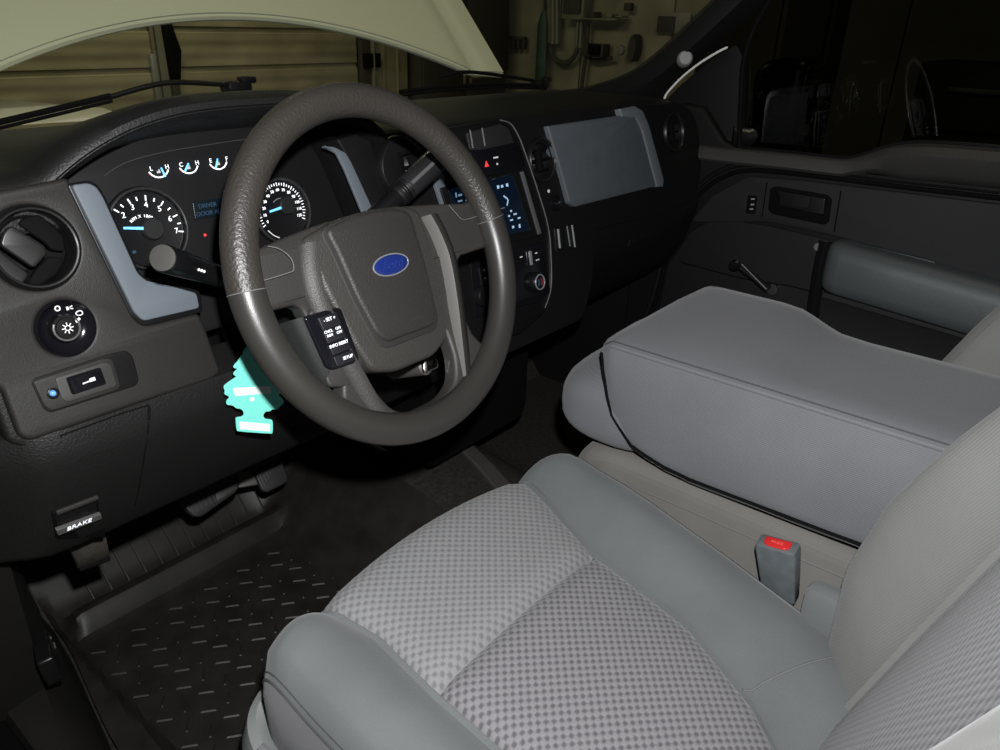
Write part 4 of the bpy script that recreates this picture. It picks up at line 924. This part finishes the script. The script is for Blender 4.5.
pk = obj('storage_pocket', plate(FF, rnd(FF.pts([(466, 133), (500, 124), (508, 128), (514, 143), (480, 150), (470, 150)], .004), .003), .005, .01, .001), mat('pocket_grey', (.014, .0135, .013), .6), stk)
for p, q in (((470, 130), (473, 148)), ((482, 128), (485, 146))): obj('divider', tube([FF.P(*FF.px(*p, .006), .006), FF.P(*FF.px(*q, .006), .006)], .0012, 6), STG, pk)
hz = obj('hazard_strip', plate(FF, rnd(FF.pts([(470, 152), (519, 142), (527, 167), (478, 178)], .005), .003), .006, .01, .0015), GLS, stk)
u, v = FF.px(486.5, 164, .006); obj('hazard_icon', plate(FF, [(u-.005, v-.004), (u+.005, v-.004), (u, v+.005)], .0066, .001, .0002), GRED, hz)
u, v = FF.px(495.5, 157.5, .006); obj('strip_mark', join(obox(FF, u-.003, v, .0066, (.005, .0025, .0006)), obox(FF, u+.003, v, .0066, (.005, .0025, .0006))), PRT, hz)
obj('strip_mark', obox(FF, *FF.px(497, 164, .006), .0066, (.003, .003, .0006)), PRT, hz)
scn = obj('touch_screen', plate(FF, rnd(FF.pts([(448, 190), (512, 174), (530, 230), (466, 246)], .006), .003), .006, .006, .0008), SCR, da, label='dark blue lit touch screen')
obj('screen_frame', plate(FF, rnd(FF.pts([(440, 188), (522, 169), (541, 236), (460, 252)], .004), .004), .005, .01, .001, holes=[rnd(FF.pts([(448, 190), (512, 174), (530, 230), (466, 246)], .004), .003)]), BLK, scn)
obj('frame_strip', plate(FF, FF.pts([(520, 172), (523, 171), (541, 233), (538, 234.5)], .006), .0075, .004, .0006), mat('frame_grey', (.085, .085, .088), .4), scn)
obj('chrome_line', tube([FF.P(*FF.px(495, 178, .008), .008), FF.P(*FF.px(508.5, 174.5, .008), .008)], .0011, 6), CHR, scn)
SG = mat('screen_glyph', (.4, .6, .8), .4, emit=(.45, .7, 1), estr=.3)
gly = []
for x, y, w_, h_ in ((498, 187, .005, .005), (502, 186.3, .005, .004), (507, 185, .005, .005), (511, 211, .004, .003), (509, 216, .004, .003), (515, 214, .008, .0025), (511.5, 220, .007, .0025), (519, 218, .007, .0025), (513, 227, .005, .004), (519.5, 226, .004, .006), (456, 195, .003, .007), (460, 195, .008, .003), (460, 201, .010, .0025), (467, 200, .006, .0025), (500, 205, .0, 0)):
    if w_: gly.append(obox(FF, *FF.px(x, y, .006), .0063, (w_, h_, .0004)))
gly += [obox(FF, *FF.px(505.5, 197.5, .006), .0063, (.011, .0022, .0004), 0, math.radians(-35)), obox(FF, *FF.px(507.5, 202.5, .006), .0063, (.010, .0022, .0004), 0, math.radians(62))]
for m_ in gly: obj('glyph', m_, SG, scn)
cp_ = obj('climate_panel', plate(FF, rnd(FF.pts([(470, 258), (545, 242), (550, 292), (540, 302), (475, 318)], .005), .004), .0055, .008, .001), GLS, stk)
obj('slider', obox(FF, *FF.px(529.5, 258, .006), .0085, (.006, .024, .004), .001), SILV, stk)
for x, y in ((521, 257), (536, 253), (537, 260), (538, 259.5)): obj('panel_mark', obox(FF, *FF.px(x, y, .006), .0064, (.006, .002, .0006)), PRT, cp_)
kk = FF.px(537.5, 282, .012); obj('climate_knob', lathe([(.017, 0), (.017, .012), (.015, .015), (0, .0155)], FF, kk[0], kk[1], .002, 28), BLK, stk)
obj('knob_ring', tube(arc(FF, kk[0], kk[1], .0175, .0125, 0, 2*math.pi, 28)[:-1], .0013, 6, closed=True), mat('ring_satin2', (.2, .2, .2), .3), stk)
obj('cool_mark', obox(FF, kk[0]-.004, kk[1], .0182, (.004, .012, .0006)), DBLU, stk); obj('warm_mark', obox(FF, kk[0]+.004, kk[1], .0182, (.004, .012, .0006)), mat('warm_red', (.2, .02, .03), .5), stk)
k2 = FF.px(484, 296, .012); obj('climate_knob', lathe([(.017, 0), (.017, .012), (.015, .015), (0, .0155)], FF, k2[0], k2[1], .002, 28), BLK, stk)
bt_ = obj('stack_button', plate(FF, rnd(FF.pts([(478, 268), (490, 265), (492, 282), (481, 286)], .006), .001), .0075, .006, .001), BLK, stk)
for x, y in ((484, 270), (485, 278)): obj('button_mark', obox(FF, *FF.px(x, y, .0076), .0078, (.004, .003, .0004)), PRT, bt_)
# trim panel over the glove box
gp = obj('glove_trim_panel', plate(FF, rnd(FF.pts([(547, 126), (622, 115), (632, 115), (644, 130), (661, 181), (657, 186), (575, 207), (569, 203), (563, 180)], .004), .004), .006, .03, .003), mat('trim_panel', (.075, .086, .095), .6, grain=.2, gscale=1200, var=.06, vscale=40), da, label='blue grey panel above the glove box')
obj('panel_edge', plate(FF, rnd(FF.pts([(619, 109), (634, 106), (642, 111), (648, 125), (663, 180), (662, 187), (656, 187), (651, 168), (641, 130), (635, 118), (621, 117)], .006), .002), .009, .02, .0025), mat('edge_grey', (.13, .145, .155), .35, spec=.5), gp)
obj('scuff', obox(FF, *FF.px(612, 124, .006), .0062, (.06, .004, .0003)), mat('scuff_dark', (.07, .08, .09), .7), gp)
gs = obj('power_socket', lathe([(.014, 0), (.014, .004), (.011, .005), (.009, -.006), (0, -.006)], FF, *FF.px(556, 203), -.002, 24), GLS, da); obj('socket_chrome', lathe([(0, .006), (.004, .004), (.005, 0)], FF, *FF.px(556, 203), -.004, 14), CHR, gs)  # tiny chrome centre of the socket
obj('indicator', lathe([(0, .0015), (.0028, .001), (.003, 0)], FF, *FF.px(550, 191), -.003, 12), PRT, da)
gr_ = obj('side_grille', plate(FF, rnd(FF.pts([(554, 228), (574, 223), (576, 247), (556, 252)], -.002), .002), -.001, .006, .001), BLK, da)
for p, q, w_ in (((558, 229), (560, 248), .0022), ((567, 226), (570, 246), .0014), ((572, 225), (575, 247), .0018)): obj('bar', tube([FF.P(*FF.px(*p, .001), .001), FF.P(*FF.px(*q, .001), .001)], w_, 8), SILV if w_ > .0015 else STG, gr_)
rows = []
for x in [.60+.0525*i for i in range(11)]:
    rows.append([Vector((x, y, z)) for y, z in ((.20, .62), (.168, .615), (.160, .60), (.163, .57), (.185, .50), (.225, .43), (.25, .41), (.32, .42))])
gb = obj('glove_box', loft(rows), PLD, da, 45)
obj('glove_door', loft([[Vector((x, y-.004, z)) for y, z in ((.172, .60), (.1645, .58), (.178, .525), (.20, .475), (.217, .447))] for x in (.68, .70, .85, 1.0, 1.06)]), PLD, gb)
obj('glove_latch', box((.87, .170, .555), (.09, .012, .022), .004), BLK, gb)
rows = [[Vector((x, y, z)) for x, z in rsec(.31, .62, .20, .47, .03)] for y in (.26, .27, .40, .6)]
obj('lower_console', loft(rows, True, True), VOID, da)

# ================================================================== pedals
PFm = Frame(at(205, 495, 1, .43), (1, 0, 0), (0, .5, .87))
pd = thing('brake_pedal', 'wide black ribbed brake pedal under the dashboard', 'pedal', tuple(PFm.o))
obj('pad', plate(PFm, rnd(PFm.pts([(177, 496), (236, 473), (240, 484), (236, 492), (201, 517), (193, 517), (186, 510)]), .006), .004, .012, .003), RUB, pd)
for i in range(9):
    a = 183+i*4.6; t = i/8; obj('rib', tube([PFm.P(*PFm.px(a, 496-(a-177)*.37, .004), .0045), PFm.P(*PFm.px(a+10, 514-(a-183)*.55, .004), .0045)], .0011, 6), RUB, pd)
obj('wear_plate', plate(PFm, rnd(PFm.pts([(214, 492), (234, 484), (236, 489), (216, 502)]), .003), .0055, .004, .0008), mat('worn_rubber', (.035, .034, .032), .5), pd)
obj('arm', tube([PFm.P(*PFm.px(215, 490), -.008), PFm.P(*PFm.px(225, 470), -.05)+Vector((0, .02, .05)), PFm.o+Vector((.02, .10, .12))], .009, 8), STL, pd)
AF_ = Frame(at(264, 475, 1, .46), (.98, -.1, .05), (0, .5, .87)); AF_ = Frame(AF_.o, AF_.ex, AF_.en.cross(AF_.ex))
ap = thing('accelerator_pedal', 'narrow black ribbed accelerator pedal right of the brake pedal', 'pedal', tuple(AF_.o))
obj('pad', plate(AF_, rnd(AF_.pts([(252, 468), (280, 457), (288, 479), (284, 484), (266, 493), (261, 490)]), .004), .004, .014, .003), RUB, ap)
for i in range(8): obj('rib', tube([AF_.P(*AF_.px(255+i*3.3, 468.5-i*1.3, .004), .0048), AF_.P(*AF_.px(264+i*3.0, 488-i*1.5, .004), .0048)], .0010, 6), RUB, ap)
obj('arm', plate(AF_, rnd(AF_.pts([(237, 473), (256, 467), (262, 484), (240, 488)]), .003), -.006, .008, .002), STL, ap)
obj('stem', tube([AF_.P(*AF_.px(262, 474), -.012), AF_.o+Vector((.01, .14, .2))], .008, 8), STL, ap)
pk_ = thing('parking_brake_pedal', 'curved worn metal parking brake pedal below the release handle', 'pedal', tuple(at(88, 555, 1, .27)))
rows = []
for k, (L0, R0_, d) in enumerate([((60, 541), (97, 527), .262), ((66, 544), (103, 530), .255), ((72, 552), (107, 541), .257), ((77, 562), (109, 552), .268), ((79, 568), (109, 557), .276)]):
    a, b = at(*L0, 1, d), at(*R0_, 1, d); rows.append([a, a*.5+b*.5+Vector((0, -.003, .002)), b, b+Vector((0, .006, -.004)), a+Vector((0, .006, -.004))])
obj('pad', loft(rows, True, True), mat('worn_metal', (.045, .040, .034), .5, grain=.4, gscale=300, var=.35, vscale=60), pk_)
obj('pad_edge', tube([at(79, 569, 1, .278), at(109, 558, 1, .278)], .004, 8), VOID, pk_)
obj('arm', tube([at(85, 552, 1, .275), at(80, 520, 1, .36), at(80, 500, 1, .5)], .008, 8), STL, pk_)
obj('rivet', tube([at(54, 542, 1, .262), at(60, 541, 1, .262)], .0022, 8), mat('rivet_brass', (.35, .3, .18), .4), pk_)

# ================================================================== air freshener
TFm = Frame(at(253, 400, 1, .115), (.93, -.36, 0), (0, 0, 1))
af = thing('air_freshener', 'teal tree shaped cardboard air freshener hanging behind the wheel', 'air freshener', tuple(at(254, 433, 1, .115)))
Lf = [(247, 345), (239, 360), (233, 366), (234, 368.5), (238, 368.5), (233, 373), (234, 375.5), (237, 376.5), (230, 381), (224, 385.5), (223.5, 388), (225, 391), (224, 394.5), (230, 397), (226, 401), (226.5, 405), (233, 405.5), (236, 408.5), (241.5, 409), (244, 413), (243, 416.5), (236, 417.5), (235.5, 419), (236.5, 430.5), (238, 431.5), (271, 434), (273, 433), (273, 421), (271, 419.5), (265, 419), (263, 415.5), (265.5, 411.5), (270, 411.5), (272, 409.5), (278, 409.5), (279.5, 407), (284, 403), (283, 399), (278, 395), (283, 391), (283, 387), (274, 380), (271, 376), (274, 372), (268, 366), (262, 358), (254, 346)]
tp_ = TFm.pts(Lf); obj('card', plate(TFm, chaikin(tp_, 1), 0, .0014, .0003), TEAL, af, smooth=0)
obj('band', plate(TFm, TFm.pts([(233, 388), (270, 386), (271, 393), (235, 396)]), .0004, .0006, .0001), TEALW, af, smooth=0)
ba = Vector(TFm.px(270, 389))-Vector(TFm.px(234, 391)); obj('lettering', text(TFm, 'Little Trees', *TFm.px(252.5, 391), .0006, .0085, math.atan2(ba.y, ba.x)), mat('lettering_pale', (.45, .80, .72), .8), af, smooth=0)
obj('dot', lathe([(0, .0004), (.0028, .0004)], TFm, *TFm.px(252, 399), .0003, 18), TEALW, af, smooth=0)
obj('label_plate', plate(TFm, TFm.pts([(239, 421.5), (270, 424), (270, 431.5), (239.5, 429)]), .0004, .0006, .0001), TEALW, af, smooth=0)
obj('faint_print', plate(TFm, TFm.pts([(243, 425), (266, 427), (266, 428), (243, 426)]), .0007, .0003, .00005), mat('lettering_pale2', (.68, .83, .78), .8), af, smooth=0)
hk = ta*.35+tb*.65
obj('string', tube([TFm.P(*TFm.px(250, 347), 0), (TFm.P(*TFm.px(250, 347), 0)+hk)*.5+Vector((-.003, 0, 0)), hk+Vector((-.006, -.012, 0)), hk+Vector((0, -.011, .010))], .0006, 6), TEALW, af)

# ================================================================== PASSENGER DOOR
DF = Frame((1.14, 0, 0), (0, -1, 0), (0, 0, 1))
do = struct('door_1', 'black passenger door panel with armrest and window crank', 'door', (1.16, -.25, .05))
belt = [DF.px(x, y) for x, y in ((738, 149), (790, 154), (835, 159), (850, 159), (868, 154), (890, 147), (915, 144), (950, 145), (1000, 149))]
belt = [(p.x, p.y) for p in spline([(a, b, 0) for a, b in belt], 4)]
out = [(-.33, .05), (-.33, .60), (-.30, .79), (-.24, .805), (-.19, .80), (-.13, .735)]+belt+[(.75, .80), (.85, .80), (.85, .05)]
obj('door_panel', plate(DF, out, 0, .05, .008, res=3), PLD, do)
ledge = [DF.P(u, v-.004, .004) for u, v in belt]
def ledge_sec(u, v):
    q = smooth01((u-.15)/.12); return [DF.P(u, v-.034-.036*q, -.004), DF.P(u, v-.032-.036*q, .010), DF.P(u, v-.026-.026*q, .016+.012*q), DF.P(u, v-.012-.006*q, .013+.027*q), DF.P(u, v-.003, .007+.018*q), DF.P(u, v+.001, -.004), DF.P(u, v-.02, -.03)]
obj('window_ledge', loft([ledge_sec(u, v) for u, v in [(-.2, .72), (-.14, .72)]+belt+[(.75, .80), (.85, .80)]]), mat('ledge_vinyl', (.038, .0365, .035), .5, grain=.6, gscale=420, spec=.35), do)
obj('window_seal', tube([DF.P(u, v+.004, -.004) for u, v in belt], .003, 6), BLK, do)
# raised zone below the belt with a bead around it
bead = [(640, 330), (655, 290), (668, 235), (682, 207), (700, 185), (722, 170), (748, 164), (800, 168), (900, 180), (1000, 191)]
bp_ = spline([DF.P(*DF.px(x, y, .004), .004) for x, y in bead], 5)
obj('bead', tube(bp_, .006, 8), PLD, do); obj('bead_groove', tube([p+Vector((-.002, -.010, -.012)) for p in bp_], .005, 8), VOID, do)
obj('upper_insert', plate(DF, rnd(DF.pts([(690, 222), (712, 196), (748, 176), (802, 180), (1000, 204), (1080, 214), (1080, 305), (1000, 284), (838, 237), (770, 222)], .003), .01), .006, .02, .003), mat('door_insert', (.015, .0147, .016), .65, spec=.25, grain=.3, gscale=700), do)
obj('insert_joint', tube([DF.P(*DF.px(841, 191, .007), .007), DF.P(*DF.px(834, 232, .007), .007)], .0014, 6), VOID, do)
obj('insert_joint', tube([DF.P(*DF.px(767, 182, .007), .007), DF.P(*DF.px(762, 217, .007), .007)], .0014, 6), VOID, do)
obj('lower_insert', plate(DF, rnd(DF.pts([(655, 330), (668, 265), (690, 232), (715, 218), (770, 226), (830, 240), (820, 330), (780, 380)], .003), .01), .004, .02, .003), mat('door_lower', (.0095, .0095, .0095), .65, spec=.25, grain=.3, gscale=700), do)
obj('door_groove', tube([DF.P(*DF.px(x, y, .006), .006) for x, y in ((680, 262), (740, 278), (790, 286), (822, 294))], .0016, 6), VOID, do)
hb = obj('handle_bezel', plate(DF, rnd(DF.pts([(770, 189), (776, 186), (828, 195), (832, 199), (829, 222), (824, 225), (772, 214), (768, 210)], .007), .005), .009, .02, .003), VOID, do)
obj('handle', plate(DF, rnd(DF.pts([(777, 190), (826, 198), (824, 216), (780, 207)], .012), .004), .014, .012, .003), BLK, hb)
obj('handle_lever', plate(DF, rnd(DF.pts([(780, 191), (811, 196), (809, 208), (803, 210), (779, 205)], .014), .003), .017, .012, .002), PLD, hb)
ls = obj('lock_switch', plate(DF, rnd(DF.pts([(748, 195), (757, 196), (755, 214), (746, 213)], .007), .002), .009, .01, .001), VOID, do)
for x, y in ((753, 199), (752.5, 204.5), (751.5, 209)): obj('switch_mark', obox(DF, *DF.px(x, y, .009), .0095, (.008, .003, .0008), 0, .2), mat('mark_grey', (.3, .3, .3), .5), ls)
ck = obj('window_crank', tube([DF.P(*DF.px(737, 266, .045), .04), DF.P(*DF.px(752, 277, .035), .03), DF.P(*DF.px(768, 290, .025), .022)], [.0075, .008, .010], 10), BLK, do)
obj('crank_edge', tube([DF.P(*DF.px(742, 264, .045), .047), DF.P(*DF.px(767, 289, .03), .033)], .0014, 6), SILV, ck)
obj('crank_knob', tube([DF.P(*DF.px(735, 266, .04), .035), DF.P(*DF.px(735, 265, .05), .05), DF.P(*DF.px(735, 265, .06), .062), DF.P(*DF.px(735, 265, .06), .066)], [.010, .0125, .0125, .008], 14), BLK, ck)
obj('crank_hub', tube([DF.P(*DF.px(773, 289, .005), .004), DF.P(*DF.px(773, 289, .012), .018)], [.015, .012], 18), CHR, ck)
obj('screw_cover', tube([DF.P(*DF.px(818, 247, .004), .004), DF.P(*DF.px(818, 247, .01), .010)], [.010, .008], 14), STG, do)
# armrest
rows = []
ARM = [(-.005, .572), (.046, .572), (.064, .568), (.074, .557), (.079, .541), (.079, .495), (.075, .475), (.062, .467), (-.005, .465)]
for k, (u, s) in enumerate([(.150, .02), (.152, .45), (.156, .68), (.163, .84), (.173, .94), (.19, 1), (.3, 1), (.45, 1), (.62, 1)]):
    rows.append([DF.P(u, .517+(z-.517)*(.55+.45*s)-.075*(u-.17), (w_+.005)*s-.005) for w_, z in ARM])
ar_ = obj('armrest', loft(rows), mat('armrest_vinyl', (.070, .080, .082), .5, grain=.4, gscale=700), do, 50, label='blue grey padded armrest')
obj('pull_cup', plate(DF, rnd(DF.pts([(856, 243), (935, 262), (933, 270), (855, 252)], .02), .003), .016, .02, .002), mat('cup_grey', (.04, .045, .046), .6), ar_)
obj('armrest_pillar', loft([[DF.P(u+.01*math.sin(v*9), v, w_) for u, w_ in ((.128, .0), (.134, .012), (.146, .018), (.156, .010), (.16, 0))] for v in (.30, .36, .42, .48, .53, .56)]), PLD, do)
obj('map_pocket', loft([[DF.P(u, v-.06*(u-.165), w_) for v, w_ in ((.462, .0), (.460, .045), (.452, .052), (.444, .046), (.36, .040), (.12, .036), (.10, 0))] for u in (.165, .18, .3, .5, .7)]), mat('pocket_dark', (.012, .012, .012), .6), do, 40)
# sail panel and glass
obj('sail_panel', plate(Frame((1.165, 0, 0), (0, -1, 0), (0, 0, 1)), rnd(Frame((1.165, 0, 0), (0, -1, 0), (0, 0, 1)).pts([(664, 102), (680, 85), (716, 55), (736, 44), (744, 60), (740, 152), (690, 158), (672, 130)]), .006), 0, .02, .003), PLD, do)
obj('window_channel', tube(spline([at(x, y, 0, 1.15) for x, y in ((739, 152), (741, 100), (744, 60), (758, 20), (790, -30))], 5), .006, 8), VOID, do)
obj('pane', mesh([(1.19, .26, .70), (1.19, -.85, .74), (1.19, -.85, 1.32), (1.19, -.02, 1.32), (1.19, .10, 1.12), (1.19, .24, .92)], [(0, 1, 2, 3, 4, 5)]), DRG, do, smooth=0, label='tinted side window pane')
# door mirror outside
mr = thing('side_mirror', 'black door mirror outside the passenger window', 'mirror', (1.30, .1, .72))
MFr = Frame((1.33, .02, .81), (1, .12, 0), (0, 0, 1))
rows = []
for d, s in ((.002, .93), (-.004, .98), (-.02, 1), (-.06, .98), (-.09, .9), (-.11, .7), (-.12, .3), (-.121, .02)):
    rows.append([MFr.P(u*s, v*s, d) for u, v in rsec(-.105, .105, -.10, .10, .025)])
obj('housing', loft(rows, True, True), BLK, mr, 50); obj('mirror_glass', plate(MFr, rnd([(-.093, -.088), (.093, -.088), (.093, .088), (-.093, .088)], .02), .004, .003, .0008), mat('mirror', (.25, .25, .26), .04, metal=1), mr)
obj('mount', tube([MFr.P(-.09, -.05, -.05), (1.20, .10, .74), (1.175, .13, .74)], [.03, .025, .03], 12), BLK, mr)
